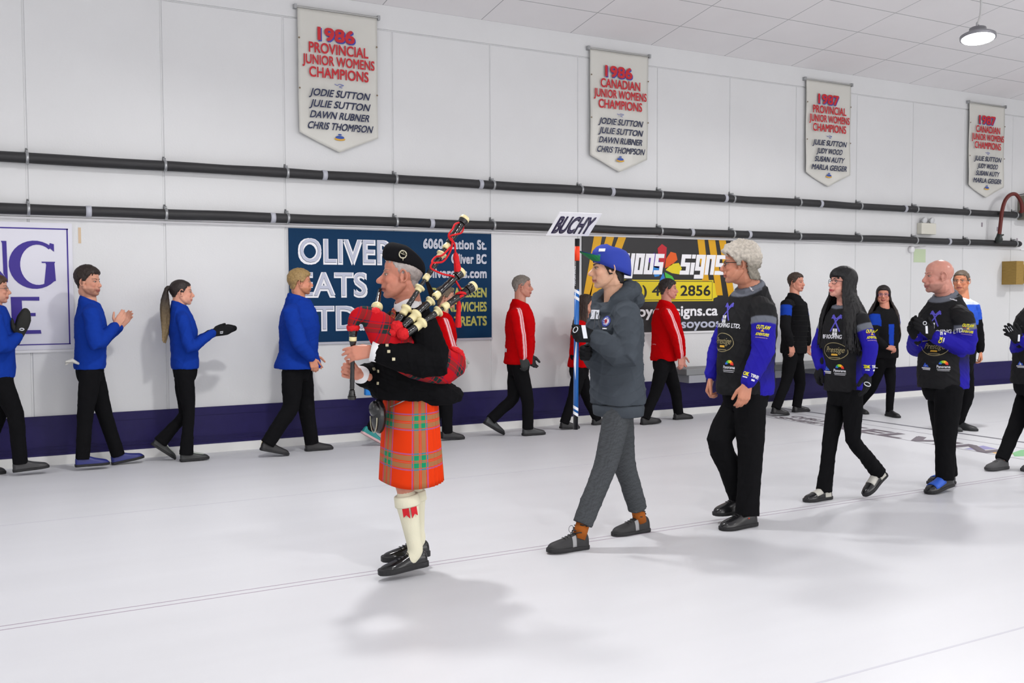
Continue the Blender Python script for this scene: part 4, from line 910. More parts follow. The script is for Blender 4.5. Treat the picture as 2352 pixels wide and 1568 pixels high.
n = len(ob.data.vertices); co = np.empty(n*3); ob.data.vertices.foreach_get('co', co); co = co.reshape(-1, 3); r_ = co-np.array(J(900, 780, .2)); uu, vv = r_@a_, r_@b_; vv = vv+.06*np.sin(uu*6); at = ob.data.attributes.new('tc', 'FLOAT_VECTOR', 'POINT'); tc_ = np.stack([uu, vv, uu*0], 1); at.data.foreach_set('vector', tc_.ravel())
def drone(name, p0, p1, segs):
    """segs: (t0, t1, r0, r1, kind) along p0->p1; B = blackwood, I = ivory"""
    d = p1-p0; L = d.length; root = None
    mb = MB(); prof = []
    for t0, t1, r0, r1, k in segs:
        if k == 'B': mb.lathe(p0+d*t0, d, [(0, r0*.8), (0.001, r0)]+[(L*(t1-t0)*q, r0+(r1-r0)*q+(.0016 if int(q*20) % 3 == 0 else 0)) for q in np.linspace(.04, .96, 16)]+[(L*(t1-t0), r1*.9)], 20)
    root = fb(mb.build(name, M_pb, None, True))
    for t0, t1, r0, r1, k in segs:
        if k == 'I': mb = MB(); h = L*(t1-t0); mb.lathe(p0+d*t0, d, [(0, r0*.9), (h*.1, r0), (h*.55, r0*.96), (h*.62, r1), (h*.85, r1), (h, r1*.7)], 22); fb(mb.build('ivory_ferrule', M_iv, None, True), root)
    return root
bO = .245
p0, p1 = J(893, 770, bO), J(1070, 498, bO-.1)
def T(px, a=(893, 770), b=(1070, 498)): return ((px[0]-a[0])*(b[0]-a[0])+(px[1]-a[1])*(b[1]-a[1]))/((b[0]-a[0])**2+(b[1]-a[1])**2)
drone('bass_drone', p0, p1, [(0, .16, .020, .021, 'B'), (.17, .235, .022, .031, 'I'), (.235, .36, .014, .013, 'B'), (.36, .40, .020, .030, 'I'), (.40, .46, .010, .010, 'B'), (.455, .50, .019, .018, 'I'), (.50, .66, .015, .016, 'B'), (.645, .685, .022, .030, 'I'), (.685, .73, .010, .010, 'B'), (.72, .765, .021, .018, 'I'), (.765, .94, .018, .020, 'B'), (.94, .975, .022, .029, 'B'), (.97, 1.0, .030, .026, 'I')])
q0, q1 = J(925, 752, bO+.02), J(1063, 621, bO-.05)
drone('tenor_drone', q0, q1, [(0, .13, .022, .024, 'B'), (.12, .25, .024, .034, 'I'), (.25, .42, .018, .018, 'B'), (.41, .47, .020, .031, 'I'), (.47, .55, .010, .010, 'B'), (.52, .60, .022, .020, 'I'), (.60, .88, .018, .022, 'B'), (.88, .96, .025, .029, 'B'), (.95, 1.0, .031, .027, 'I')])
q2, q3 = J(933, 768, bO+.05), J(1091, 654, bO-.02)
drone('tenor_drone', q2, q3, [(0, .13, .022, .024, 'B'), (.12, .25, .024, .036, 'I'), (.25, .42, .017, .017, 'B'), (.41, .47, .020, .033, 'I'), (.47, .55, .010, .010, 'B'), (.52, .60, .023, .021, 'I'), (.60, .88, .018, .023, 'B'), (.88, .96, .025, .029, 'B'), (.95, 1.0, .031, .027, 'I')])
mouth = g.H(.104, 0, -.0695); b0 = J(864, 716, .16)
drone('blowpipe', b0, mouth, [(0, .12, .022, .022, 'B'), (.02, .26, .023, .032, 'I'), (.24, .96, .015, .009, 'B'), (.95, 1.0, .008, .007, 'B')])
c0, c1 = J(811, 758, .125), J(808, 917, .10)
drone('chanter', c0, c1, [(0, .10, .024, .020, 'B'), (.09, .16, .021, .021, 'I'), (.16, .26, .019, .010, 'B'), (.26, .86, .0095, .013, 'B'), (.86, .95, .013, .020, 'B'), (.95, 1.0, .022, .022, 'B')])
def fluff(c, r, nm='red_cover', ex=(1, 1, 1)):
    mb = MB(); 
    for i in range(26):
        a = i*2.4; z = 1-2*(i+.5)/26; q = math.sqrt(1-z*z); mb.ell(c+V(math.cos(a)*q*ex[0], math.sin(a)*q*ex[1], z*ex[2])*r*.62, (r*.42,)*3, n=10, m=6)
    fb(mb.remesh(nm, M_cord, None, vox=.005, sm=1, disp=folds(.0015, 110, 3)))
fluff(J(811, 752, .125), .034, ex=(1.2, 1, .7)); fluff(J(860, 718, .17), .036, ex=(1.1, 1, .8)); fluff(J(912, 752, .25), .040); fluff(J(926, 767, .29), .036); fluff(J(903, 764, .25), .028)
mb = MB(); fr = [J(1040, 800, .2), J(1054, 808, .195), J(1060, 826, .19), J(1054, 846, .19), J(1042, 862, .195), J(1032, 876, .2)]; mb.tube(fr, [.014, .022, .025, .024, .018, .014], 12, sm=4); fb(mb.remesh('bag_fringe', M_cord, None, vox=.005, sm=1, disp=folds(.003, 100, 5)))
def cord(pts, r=.0055, nm='cord'):
    mb = MB(); mb.tube([J(*p) for p in pts], r, 8, sm=5); fb(mb.build(nm, M_cord, None, True))
cord([(1036, 552, .2), (1030, 540, .22), (1040, 525, .22), (1045, 515, .2), (1056, 512, .15), (1064, 522, .13), (1060, 534, .16), (1048, 538, .2), (1036, 541, .22), (1034, 546, .2), (1044, 560, .2), (1046, 580, .2), (1050, 600, .2)])
cord([(1038, 548, .2), (1038, 565, .2), (1030, 585, .2), (1018, 600, .22), (1004, 603, .24), (992, 602, .24), (1000, 590, .2), (1016, 586, .22), (1034, 568, .2)])
cord([(994, 602, .25), (989, 614, .25), (1000, 622, .25), (1020, 630, .24), (1040, 634, .22), (1044, 640, .22), (1056, 660, .22), (1063, 670, .22)])
cord([(1048, 676, .24), (1056, 672, .26), (1066, 673, .26), (1070, 677, .24), (1058, 680, .26), (1052, 690, .24)], .008)
def tassel(a, b, r, nm='tassel'):
    mb = MB(); mb.tube([a, a.lerp(b, .2), a.lerp(b, .4), b], [r*.5, r*.9, r*.8, r*1.3], 16, round_=False, sm=3); fb(mb.remesh(nm, M_cord, None, vox=.004, sm=1, disp=folds(.002, 80, 8, (3, 3, .2))))
tassel(J(1046, 580, .2), J(1053, 632, .2), .020); tassel(J(1054, 690, .23), J(1052, 752, .23), .016)

# ================= 2 the young man with the team card
def hood(mb):
    s = g; n = s.nk; q = 1.0
    for t, r in ((0, .058), (1, .045)):
        pts = [n+s.l*(math.sin(a)*(.115+.01*t))+s.f*(-math.cos(a)*.105+.015-.03*t)+s.up*(.02+.045*math.cos(a)+.01*t-(.055 if abs(a) > 2.4 else 0)) for a in np.linspace(-2.75, 2.75, 17)]
        mb.tube(pts, [r*(.55+.55*max(0, math.cos(a)*.5+.5)) for a in np.linspace(-2.75, 2.75, 17)], 14, sm=2)
    mb.ell(n-s.f*.125+s.up*.0, (.075, .12, .075), s.f, s.l, s.up)
g = P('young man in blue cap and dark grey hoodie carrying a white card on a broom', 3.64, 5.28, 180, (1398, 617), 155, (1420, 905), (1412, 688), (214, 168, 140), 'light', 1.03, vox=.004)
g.arm(1, (1440, 714, .20), (1440, 822, .27), (1362, 772, .12)); g.arm(-1, (1388, 716, -.20), (1378, 830, -.24), (1352, 805, -.03))
g.leg(1, (1424, 925, .065), (1392, 1065, .085), (1339, 1250, .09), (1268, 1258, .09)); g.leg(-1, (1422, 925, -.07), (1433, 1060, -.08), (1488, 1232, -.08), (1408, 1238, -.08))
g.head(1.09, nose=1.15, jaw=.92)
g.torso_body(); g.finish_body((186, 100, 96)); g.brows((40, 28, 22), .0042)
g.hair((28, 24, 24), t=.008, front=.055, side=-.022, nape=-.085, rough_=.004, sideburn=.012)
g.jacket(name='hoodie', hem=-.10, bulk=1.14, depth=1.12, color=SOLID((70, 76, 83)), collar=-.02, vox=.006, sleeve=(.084, .080, .078, .056), fold=.0062, ffreq=11, seed=11, wr_end=-.02, flare=.0, hood=hood, m=M_fab)
M_rib = mat('hoodie_rib', (70, 76, 83), .9, .1, bump=.6, bscale=120, stretch=(3, 3, .2))
mb = MB(); p = g.pel+g.up*-.082; mb.rings([[p+g.up*z+g.l*(math.cos(a)*.180*k)+g.f*(math.sin(a)*.142*k) for a in [2*PI*i/30 for i in range(30)]] for z, k in ((-.055, 1.0), (-.05, 1.05), (.0, 1.09), (.02, 1.06))]); g.fin(mb.build('hem_band', M_rib, None, True))
mb = MB(); c = g.pel+g.f*.135+g.up*.02; 
g.trousers((66, 68, 70), top=-.06, hipr=(.148, .118), thigh=.090, knee=.074, hemr=.064, fold=.0026, ffreq=11, end=.06, seed=5, m=M_fab, color=lambda s, co: np.tile(hx((72, 75, 78)), (len(co), 1))*(1+.2*np.clip(np.sin(co[:, 2]*310+np.sin(co[:, 0]*170+co[:, 1]*90)*2.2)*np.sin(co[:, 0]*230+co[:, 2]*120+1.3*np.sin(co[:, 2]*47)), -1, 1))[:, None])
M_sock = mat('sock_orange', (158, 84, 18), .9, bump=.3)
for S in (1, -1):
    a, d, up, L = g.foot[S]; mb = MB(); mb.tube([g.an[S]-up*.03, g.an[S]+(g.kn[S]-g.an[S]).normalized()*.09], [.044, .043], 18, round_=False); o = mb.build('sock', M_sock, None, True); g.fin(o)
    for k in range(4):
        p = g.an[S]+(g.kn[S]-g.an[S]).normalized()*(.01+.02*k); mb = MB(); mb.tube([p+g.l*(.045*math.cos(t))+g.f*(.045*math.sin(t))+g.up*(.006*math.sin(t*3+k)) for t in np.linspace(.3+k, 4.2+k, 14)], .004, 6); mb.build('sock_stripe', M_black, o, True)
g.shoes((32, 32, 34), (30, 30, 32), patch=[(.36, .46, (2.15, 3.05), (150, 150, 152)), (.36, .46, (.1, 1.0), (150, 150, 152))], gloss=.6, high=1.08, tongue=(30, 30, 32))
a, d, up, L = g.foot[1]; p = a+d*(L*.42)+up*.10; mb = MB(); mb.tube([p+V(0, 0, .03)+g.up*(.022*math.sin(t))+g.f*(.018*math.cos(t)) for t in np.linspace(0, 2*PI, 18)], .0016, 6, closed=True); g.fin(mb.build('lace_loop', M_black, None, True))
# cap
H = g.H; mb = MB(); R = []
for z, rx0, rx1, ry in ((-.002, .098, .122, .089), (.03, .104, .124, .092), (.06, .108, .120, .091), (.092, .100, .110, .084), (.114, .080, .092, .066), (.127, .052, .062, .042), (.131, .02, .03, .018)):
    R.append([H((rx0 if math.cos(t) > 0 else rx1)*math.cos(t)-.008, ry*math.sin(t), z+(.042*math.cos(t) if z < .04 else .012*math.cos(t))) for t in [2*PI*i/36 for i in range(36)]])
mb.rings(R, False); M_cap = mat('cap_blue', (40, 60, 160), .8, bump=.15, bscale=400); o = mb.build('cap', M_cap, None, True); sd = o.modifiers.new('s', 'SOLIDIFY'); sd.thickness = .003; sd.offset = 1; g.fin(o); cap = o
mb = MB(); T1, T2 = [], []
for i in range(13):
    t = -1.15+2.3*i/12; zz = .044-.014*abs(t)**1.5; T1.append((H(.094*math.cos(t)-.004, .086*math.sin(t), zz), H((.100+.085*math.cos(t)**.6)*math.cos(t)**.9 if abs(t) < 1.1 else .06, .078*math.sin(t)*1.02, zz+.056+.008*math.cos(t)-.014*abs(math.sin(t)))))
vs = [q for p_ in T1 for q in p_]; mb.add(vs+[v+g.hu*.004 for v in vs], [(2*i, 2*i+1, 2*i+3, 2*i+2) for i in range(12)], 1); n0_ = 26; mb.f += [((n0_+2*i, n0_+2*i+2, n0_+2*i+3, n0_+2*i+1), 0) for i in range(12)]
mb.build('cap_peak', [M_cap, mat('cap_green', (20, 118, 66), .8)], cap)
cb = BVHTree.FromPolygons([v.co.copy() for v in cap.data.vertices], [tuple(p.vertices) for p in cap.data.polygons])
def badge(s, bvh, px, py, w_, h_, m, par, nm='patch', th=.004):
    h, n, _, _ = bvh.ray_cast(CAM, ray(px, py).normalized(), 30)
    if h is None: return None
    if n.dot(ray(px, py)) > 0: n = -n
    u = V(0, 0, 1); r = u.cross(n).normalized(); u = n.cross(r); mb = MB(); mb.obox(h+n*th, r*w_, u*h_, n*th); return mb.build(nm, m, par, bevel=.0015)
badge(g, cb, 1383, 575, .042, .024, M_white, cap, 'cap_logo'); badge(g, cb, 1374, 587, .034, .012, mat('logo_green', (20, 160, 90), .6), cap, 'cap_lettering')
g.decal(1368, 722, S_([(-.045, -.03), (.045, -.03), (.045, .03), (-.045, .03)], mat('sticker_white', (226, 228, 236), .6), 'name_sticker'), off=.005)
M_cr = mat('crest_blue', (44, 62, 150), .6); M_crw = mat('crest_white', (226, 226, 232), .6); M_crr = mat('crest_red', (190, 36, 60), .6)
g.decal(1393, 738, many(ringpts(.034, .036, .020, M_cr), ringpts(.0265, .028, .018, M_crw), ringpts(.0135, .0145, .0095, M_crr), S_([(-.02, -.052), (.02, -.052), (.02, -.044), (-.02, -.044)], M_crw)), off=.004)
mb = MB()
for q in (-1, 1):
    h, n, _, _ = g.jb.ray_cast(CAM, ray(1374+q*5, 716).normalized(), 30); h2, n2, _, _ = g.jb.ray_cast(CAM, ray(1371+q*6, 757).normalized(), 30)
    if h and h2: mb.tube([h+n*.006, h.lerp(h2, .5)+n*.012, h2+n2*.008], .0035, 6, sm=3)
g.fin(mb.build('drawstring', mat('string_grey', (52, 55, 60), .8), None, True))
# broom with the team card
pt, pb_ = g.J(1326, 548, .04), g.J(1322, 986, .04); br = empty('broom', pb_, 'blue and black curling broom held upright by the young man in the cap', 'broom')
def part_b(o): o.parent = br; o.matrix_parent_inverse = Matrix.Translation(-pb_); return o
ax = pt-pb_; L_ = ax.length
def stk(t0, t1, r, m, nm): mb = MB(); mb.tube([pb_+ax*t0, pb_+ax*t1], r, 18, round_=False); return part_b(mb.build(nm, m, None, True))
M_bb = mat('broom_blue', (16, 92, 168), .3, .5); M_bk = mat('broom_black', (22, 22, 26), .35); M_bw = mat('broom_white', (222, 224, 230), .4)
stk(.0, 1.0, .0155, M_bk, 'shaft'); stk(.085, .735, .0158, M_bb, 'blue_sleeve'); stk(.885, .96, .0160, mat('band_orange', (236, 60, 10), .5), 'orange_band')
for t in (.722, .688, .112, .082):
    c = pb_+ax*t; mb = MB(); u1, u2 = cR, cF
    mb.rings([[c+u1*(math.cos(a)*.0164)+u2*(math.sin(a)*.0164)+V(0, 0, .5)*(-math.cos(a)*.02)+V(0, 0, z) for a in [2*PI*i/18 for i in range(18)]] for z in (-.009, .011)], False); part_b(mb.build('white_slash', M_bw, None, True))
mb = MB(); c = pb_+ax*.45; d_ = -ray(1322, 800).normalized(); mb.poly([pb_+ax*.37+cR*-.013+d_*.0145, pb_+ax*.345+cR*-.015+d_*.012, pb_+ax*.26+cR*-.004+d_*.0165, pb_+ax*.52+cR*.004+d_*.0165]); o = part_b(mb.build('white_slash', M_bw)); 
text('broom_lettering', 'PERFORMANCE', M_bw, .022, pb_+ax*.755+cR*-.008+d_*.0168, V(0, 0, 1), V(-1, 0, 0), fit=.12, extrude=.0003); o = bpy.data.objects['broom_lettering']; part_b(o)
bot = atY(1311.5, 538.5, pt.y)-d_*-.02; wv, hv = (cR*97+cU*7+cF*83)/356*1.01, (cR*28+cU*46-cF*36.5)/356*1.0
cc_ = empty('team_card', bot, 'white slanted card with bold dark lettering on top of the upright broom', 'card')
nrm = wv.cross(hv).normalized()
if nrm.dot(CAM-bot) < 0: nrm = -nrm
cen = atY(1319, 516, pt.y)+d_*.02; mb = MB(); mb.obox(cen, wv, hv, nrm*.004); o = mb.build('card', mat('card_white', (236, 236, 240), .6)); o.parent = cc_; o.matrix_parent_inverse = Matrix.Translation(-bot)
o = text('card_lettering', 'BUCHY', mat('marker_purple', (34, 22, 70), .6), .178, cen-wv*.42-hv*.36+nrm*.0028, wv, hv, fit=.42*2*wv.length, bold=.035, extrude=.0006); o.parent = cc_; o.matrix_parent_inverse = Matrix.Translation(-bot)
o = text('card_letter_fill', 'BUCHY', mat('marker_grey', (70, 66, 84), .6), .175, cen-wv*.415-hv*.355+nrm*.0062, wv, hv, fit=.41*2*wv.length, bold=.004, extrude=.0006); o.parent = cc_; o.matrix_parent_inverse = Matrix.Translation(-bot)
# gloves around the broom
def glove(s, S, d, nb, curl, grow=.004, mitten=False, col=(26, 26, 28), thumb=(.6, .75, -.25), cuff=True, k=1.05, vox=.004, nm='glove', tcurl=15, spread=0):
    mb = MB(); t = s.hand(S, d, nb, curl, grow, mb, mitten=mitten, k=k, thumb=thumb, tcurl=tcurl, spread=spread); dd = Vector(d).normalized()
    if cuff: mb.tube([s.wr[S]-dd*.055, s.wr[S]-dd*.01], [.036*s.sc, .034*s.sc], 14, ell=(Vector(nb).normalized(), .85))
    c = hx(col); o = mb.remesh(nm, mat('glove_cloth', col, .8, .15, attr='Col', bump=.2, bscale=300), None, vox=vox, sm=2, color=lambda co: np.tile(c, (len(co), 1))); s.fin(o)
    return o, BVHTree.FromPolygons([v.co.copy() for v in o.data.vertices], [tuple(x.vertices) for x in o.data.polygons]), t
def mark(bvh, par, pts, r, m, nm='glove_mark'):
    P_ = []
    for px, py in pts:
        h, n, _, _ = bvh.ray_cast(CAM, ray(px, py).normalized(), 30)
        if h is not None: P_.append(h+(n if n.dot(ray(px, py)) < 0 else -n)*.001)
    if len(P_) > 1: mb = MB(); mb.tube(P_, r, 6); mb.build(nm, m, par, True)
gd = (g.J(1324, 762, .045)-g.wr[1]); o, bv, t = glove(g, 1, V(-.82, .05, .12), V(-.15, -1, .2), (62, 70, 40), k=1.08, thumb=(.5, .5, -.6))
mark(bv, o, [(1322+5*math.cos(a)+2*math.sin(a), 757-6.5*math.sin(a)) for a in np.linspace(0, 2*PI, 12)], .0028, M_bw); badge(g, bv, 1342, 762, .030, .085, M_bw, o, 'glove_strap', .002)
for yy in (746, 757, 766): mark(bv, o, [(1311, yy), (1316, yy-1)], .003, M_bw)
o, bv, t = glove(g, -1, V(-.75, -.45, -.1), V(-.5, .75, .1), (58, 66, 50), k=1.08, thumb=(.5, .5, -.6))
for yy, x1 in ((784, 1320), (794, 1332), (803, 1331), (807, 1330)): mark(bv, o, [(1310, yy), (1316, yy+1.5), (x1, yy+3)], .0028, M_bw)
# ================= team-kit helper
M_y = mat('logo_yellow', (232, 222, 30), .6); M_w = mat('logo_white', (222, 222, 228), .6); M_gd = mat('logo_gold', (150, 138, 100), .6); M_pu = mat('logo_violet', (84, 76, 190), .6); M_gy = mat('logo_gray', (130, 100, 150), .6); M_or = mat('logo_amber', (220, 170, 60), .6)
def wheel(r, dx=0, dy=0):
    cols = [(40, 90, 210), (40, 170, 90), (170, 200, 40), (240, 200, 30), (240, 110, 30), (220, 40, 40)]
    fs = []
    for i, c in enumerate(cols):
        a0, a1 = PI-PI*i/6*1.05, PI-PI*(i+1)/6*1.05; m = mat('wheel_%d' % i, c, .6); fs.append(S_([(dx+r*.42*math.cos(a0), dy+r*.30*math.sin(a0))]+[(dx+r*math.cos(a0+(a1-a0)*k/3), dy+r*.85*math.sin(a0+(a1-a0)*k/3)) for k in range(4)]+[(dx+r*.42*math.cos(a1), dy+r*.30*math.sin(a1))], m, 'logo_wheel'))
    return many(*fs)
def hammer(sc, flip=1):
    q = lambda pts: [(x*flip*sc, y*sc) for x, y in pts]
    return many(S_(q([(-.062, -.075), (-.050, -.082), (.030, .045), (.016, .052)]), M_pu), S_(q([(-.004, .045), (.040, .088), (.058, .076), (.052, .050), (.030, .040), (.010, .030)]), M_pu), S_(q([(.030, .078), (.062, .060), (.060, .04), (.045, .05)]), M_pu))
def kit_logos(s, chest=None, win=None, roof=None, oval=None, mtn=None, pan=None, sleeve=None, cuffl=None, brand=None, sc=1.0, srot=0, flip=True, crot=0, roll=0):
    if chest: s.decal(*chest, many(hammer(sc*.8), hammer(sc*.8, -1)), roll=roll)
    if win: s.decal(*win, many(*[S_([((x-.011)*sc, (y-.013)*sc), ((x+.009)*sc, (y-.013)*sc), ((x+.009)*sc, (y+.011)*sc), ((x-.011)*sc, (y+.011)*sc)], M_w) for x in (-.012, .012) for y in (-.014, .014)]))
    if roof: s.decal(roof[0], roof[1], T_(roof[2], .042*sc, M_w, fit=.27*sc, bold=.03, shear=.1))
    if oval: s.decal(*oval, many(ringpts(.112*sc, .066*sc, .005, M_gd), T_('Prestige', .062*sc, M_gd, fit=.165*sc, shear=.35, bold=.01, dy=.012), S_([(-.03*sc, -.034*sc), (.03*sc, -.034*sc), (.026*sc, -.02*sc), (-.026*sc, -.02*sc)], M_or), S_([(-.05*sc, -.052*sc), (.05*sc, -.052*sc), (.05*sc, -.047*sc), (-.05*sc, -.047*sc)], M_gd)))
    if mtn: s.decal(*mtn, many(S_([(-.03*sc, .0), (-.008*sc, .034*sc), (.006*sc, .014*sc), (.012*sc, .022*sc), (.03*sc, .0)], mat('logo_deepblue', (40, 80, 190), .6)), S_([(-.016*sc, .0), (-.004*sc, .02*sc), (.014*sc, .0)], M_w), S_([(-.042*sc, -.014*sc), (.042*sc, -.014*sc), (.042*sc, -.006*sc), (-.042*sc, -.006*sc)], M_w), S_([(-.03*sc, -.024*sc), (.04*sc, -.024*sc), (.04*sc, -.019*sc), (-.03*sc, -.019*sc)], M_w)))
    if pan: s.decal(*pan, many(wheel(.036*sc, 0, .012*sc), T_('Panorama', .030*sc, M_w, fit=.10*sc, dy=-.006*sc, bold=.02), S_([(-.05*sc, -.030*sc), (.05*sc, -.030*sc), (.05*sc, -.026*sc), (-.05*sc, -.026*sc)], M_w), S_([(-.045*sc, -.040*sc), (.045*sc, -.040*sc), (.045*sc, -.037*sc), (-.045*sc, -.037*sc)], M_w)))
    if sleeve: s.decal(*sleeve, many(T_('OUTLAW', .034*sc, M_y, fit=.088*sc, dy=.026*sc, shear=.2, bold=.03), T_('ADVENTURES', .026*sc, M_y, fit=.086*sc, dy=-.022*sc, shear=.2, bold=.03), S_([(-.012*sc, -.004*sc), (.014*sc, -.004*sc), (.0, .012*sc)], M_or), S_([(-.038*sc, .004*sc), (-.012*sc, .002*sc), (-.018*sc, .013*sc), (-.036*sc, .012*sc)], mat('logo_maroon', (120, 40, 60), .6)), S_([(-.04*sc, -.048*sc), (.04*sc, -.048*sc), (.04*sc, -.042*sc), (-.04*sc, -.042*sc)], M_gy)), roll=srot)
    if cuffl: s.decal(*cuffl, many(T_('OK', .034*sc, M_y, fit=.042*sc, dx=-.026*sc, bold=.04), T_('TIRE', .030*sc, M_w, fit=.045*sc, dx=.030*sc, bold=.04), S_([(-.044*sc, -.028*sc), (-.008*sc, -.028*sc), (-.008*sc, -.020*sc), (-.044*sc, -.020*sc)], M_w), S_([(.02*sc, -.034*sc), (.04*sc, -.034*sc), (.04*sc, -.022*sc), (.02*sc, -.022*sc)], M_w)), roll=crot)
    if brand: s.decal(brand[0], brand[1], T_('Runback', .018*sc, M_w, fit=.055*sc, bold=.04), roll=brand[2])
BLKP = (20, 20, 22)
# ================= 3 tall grey-haired man
g = P('tall man with curly grey hair and glasses in a black and blue curling jacket', 4.70, 5.22, 180, (1699, 607), 139, (1712, 895), (1724, 664), (194, 132, 106), 'tan', 1.08, vox=.004, nw=1.1)
g.arm(1, (1754, 710, .22), (1752, 806, .27), (1716, 882, .25)); g.arm(-1, (1690, 708, -.22), (1652, 800, -.28), (1634, 868, -.26))
g.leg(1, (1722, 915, .09), (1724, 1040, .10), (1736, 1200, .10), (1654, 1214, .10)); g.leg(-1, (1705, 915, -.09), (1652, 1010, -.08), (1716, 1172, -.07), (1643, 1184, -.07))
g.head(1.12, nose=1.05, jaw=1.12, smile=1)
g.hand(1, V(-.28, 0, -.95), V(-.35, -1, 0), (22, 26, 20), thumb=(.7, .5, -.3)); g.hand(-1, V(-.25, .05, -.95), V(-.6, .8, 0), (40, 50, 30), thumb=(.7, .5, -.3))
g.torso_body(); g.finish_body((170, 84, 76)); g.brows((150, 140, 130), .004); g.glasses((20, 20, 24), w_=.026, h_=.014, th=.0024, z=.004)
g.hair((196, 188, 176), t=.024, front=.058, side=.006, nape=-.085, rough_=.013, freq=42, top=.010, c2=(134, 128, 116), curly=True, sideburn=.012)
g.jacket(hem=-.04, bulk=1.12, depth=1.12, color=kit_color, collar=.12, vox=.006, sleeve=(.080, .072, .062, .052), fold=.004, ffreq=16, seed=21, m=M_smooth, wr_end=-.03, belly=.02)
kit_logos(g, chest=(1671, 716), win=(1664, 732), roof=(1668, 747, 'ROOFING LTD.'), oval=(1660, 786), pan=(1674, 841), sleeve=(1751, 760), cuffl=(1722, 860), brand=(1726, 664, -1.0), srot=-.12, crot=-.28)
g.trousers(BLKP, hipr=(.162, .130), thigh=.104, knee=.082, hemr=.076, fold=.0026, ffreq=11, end=-.025, seed=6)
g.shoes((26, 26, 28), (22, 22, 24), gloss=.22, fat=1.1, high=1.02, tongue=(26, 26, 28))
badge(g, BVHTree.FromPolygons([v.co.copy() for v in [o for o in g.root.children if o.name.startswith('shoe')][0].data.vertices], [tuple(p.vertices) for p in [o for o in g.root.children if o.name.startswith('shoe')][0].data.polygons]), 1720, 1190, .014, .008, mat('logo_red', (200, 60, 40), .6), [o for o in g.root.children if o.name.startswith('shoe')][0], 'shoe_logo', .002)
# ================= 4 woman with long black hair
def long_hair(s, c, back=.5, front=True, n=170, seed=2, width=.10, top_r=.014, c2=None, face_gap=38, L0=.42, vox=.006, spread=1.0):
    mb = MB(); rr = random.Random(seed); H = s.H
    for i in range(n):
        a = rr.uniform(face_gap, 360-face_gap) if front else rr.uniform(85, 275); ar = math.radians(a); z0 = rr.uniform(.02, .07)
        st = H(-.012+.088*math.cos(ar), .078*math.sin(ar), z0); tp = H(-.012+.05*math.cos(ar), .045*math.sin(ar), .112)
        out = (s.hf*math.cos(ar)*.9+s.hl*math.sin(ar)); out.z = 0
        sh = H(-.012+.100*math.cos(ar), .094*math.sin(ar), -.07); L = L0*rr.uniform(.82, 1.05)
        en = V(sh.x, sh.y, sh.z)+out*rr.uniform(.03, .055)*spread-V(0, 0, 1)*(L*.45); e2 = en+out*rr.uniform(.0, .03)-V(0, 0, 1)*(L*.55)+V(rr.uniform(-.02, .02), rr.uniform(-.02, .02), 0)
        r = rr.uniform(.008, top_r); mb.tube([tp, st, sh, en, e2], [r*.8, r, r, r*.9, r*.35], 7, sm=4)
    cc = hx(c); c2_ = hx(c2 or c); zt, zb = s.hc.z-.1, s.hc.z-L0-.05
    o = mb.remesh('hair', M_hair, None, vox=vox, sm=1, disp=folds(.0028, 80, seed, (1, 1, .12)), color=lambda co: cc+(c2_-cc)*np.clip((zt-co[:, 2])/(zt-zb), 0, 1)[:, None]); s.fin(o); o.name = 'long_hair'; return o
g = P('woman with long black hair, fringe and glasses in a black and blue jacket', 5.98, 5.40, 180, (1934, 650), 166, (1940, 888), (1942, 698), (216, 156, 138), 'rosy', .97, vox=.004, hpitch=8)
g.arm(1, (1977, 728, .18), (1998, 797, .26), (1993, 858, .27)); g.arm(-1, (1905, 728, -.18), (1880, 800, -.26), (1884, 842, -.17))
g.leg(1, (1958, 900, .09), (1960, 1010, .07), (2032, 1092, .07), (1988, 1138, .07)); g.leg(-1, (1928, 900, -.08), (1906, 1015, -.09), (1905, 1150, -.10), (1850, 1156, -.10))
g.head(.97, nose=.9, jaw=.85, smile=1)
g.torso_body(); g.finish_body((186, 70, 80)); g.brows((24, 20, 22), .0035); g.glasses((40, 30, 40), w_=.024, h_=.019, th=.0020)
g.hair((16, 15, 17), t=.016, front=.036, side=.0, nape=-.10, rough_=.002, freq=30, top=.004, name='fringe_hair')
long_hair(g, (15, 14, 16), L0=.46, face_gap=60, n=240, spread=1.9)
g.jacket(hem=-.05, bulk=1.04, depth=1.0, color=kit_color, collar=.06, vox=.006, sleeve=(.068, .062, .056, .046), fold=.004, ffreq=16, seed=31, m=M_smooth, wr_end=-.01, chest=1.02)
kit_logos(g, chest=(1919, 742), win=(1918, 762), roof=(1919, 773, 'BF ROOFING LTD.'), oval=(1917, 806), mtn=(1901, 850), pan=(1929, 849), sleeve=(2003, 768), cuffl=(2000, 842), sc=1.0, roll=0)
g.trousers(BLKP, hipr=(.150, .115), thigh=.083, knee=.060, hemr=.052, fold=.003, end=-.03, seed=7, bell=.012)
g.shoes((24, 24, 26), (28, 28, 30), patch=[(.40, .66, (.5, 2.64), (196, 194, 186)), (.10, .32, (.05, .5), (190, 188, 178))], gloss=.2, high=1.0)
o, bv, t = glove(g, 1, V(-.1, -.05, -1), V(.3, -1, 0), (18, 22, 16), k=1.08, thumb=(.35, .9, -.1)); mark(bv, o, [(1992+7*math.cos(a), 882-4.5*math.sin(a)+2*math.cos(a)) for a in np.linspace(0, 2*PI, 12)], .0035, M_bw)
glove(g, -1, V(-.1, .35, -1), V(-.9, .5, 0), (28, 30, 20), k=1.0, cuff=False)
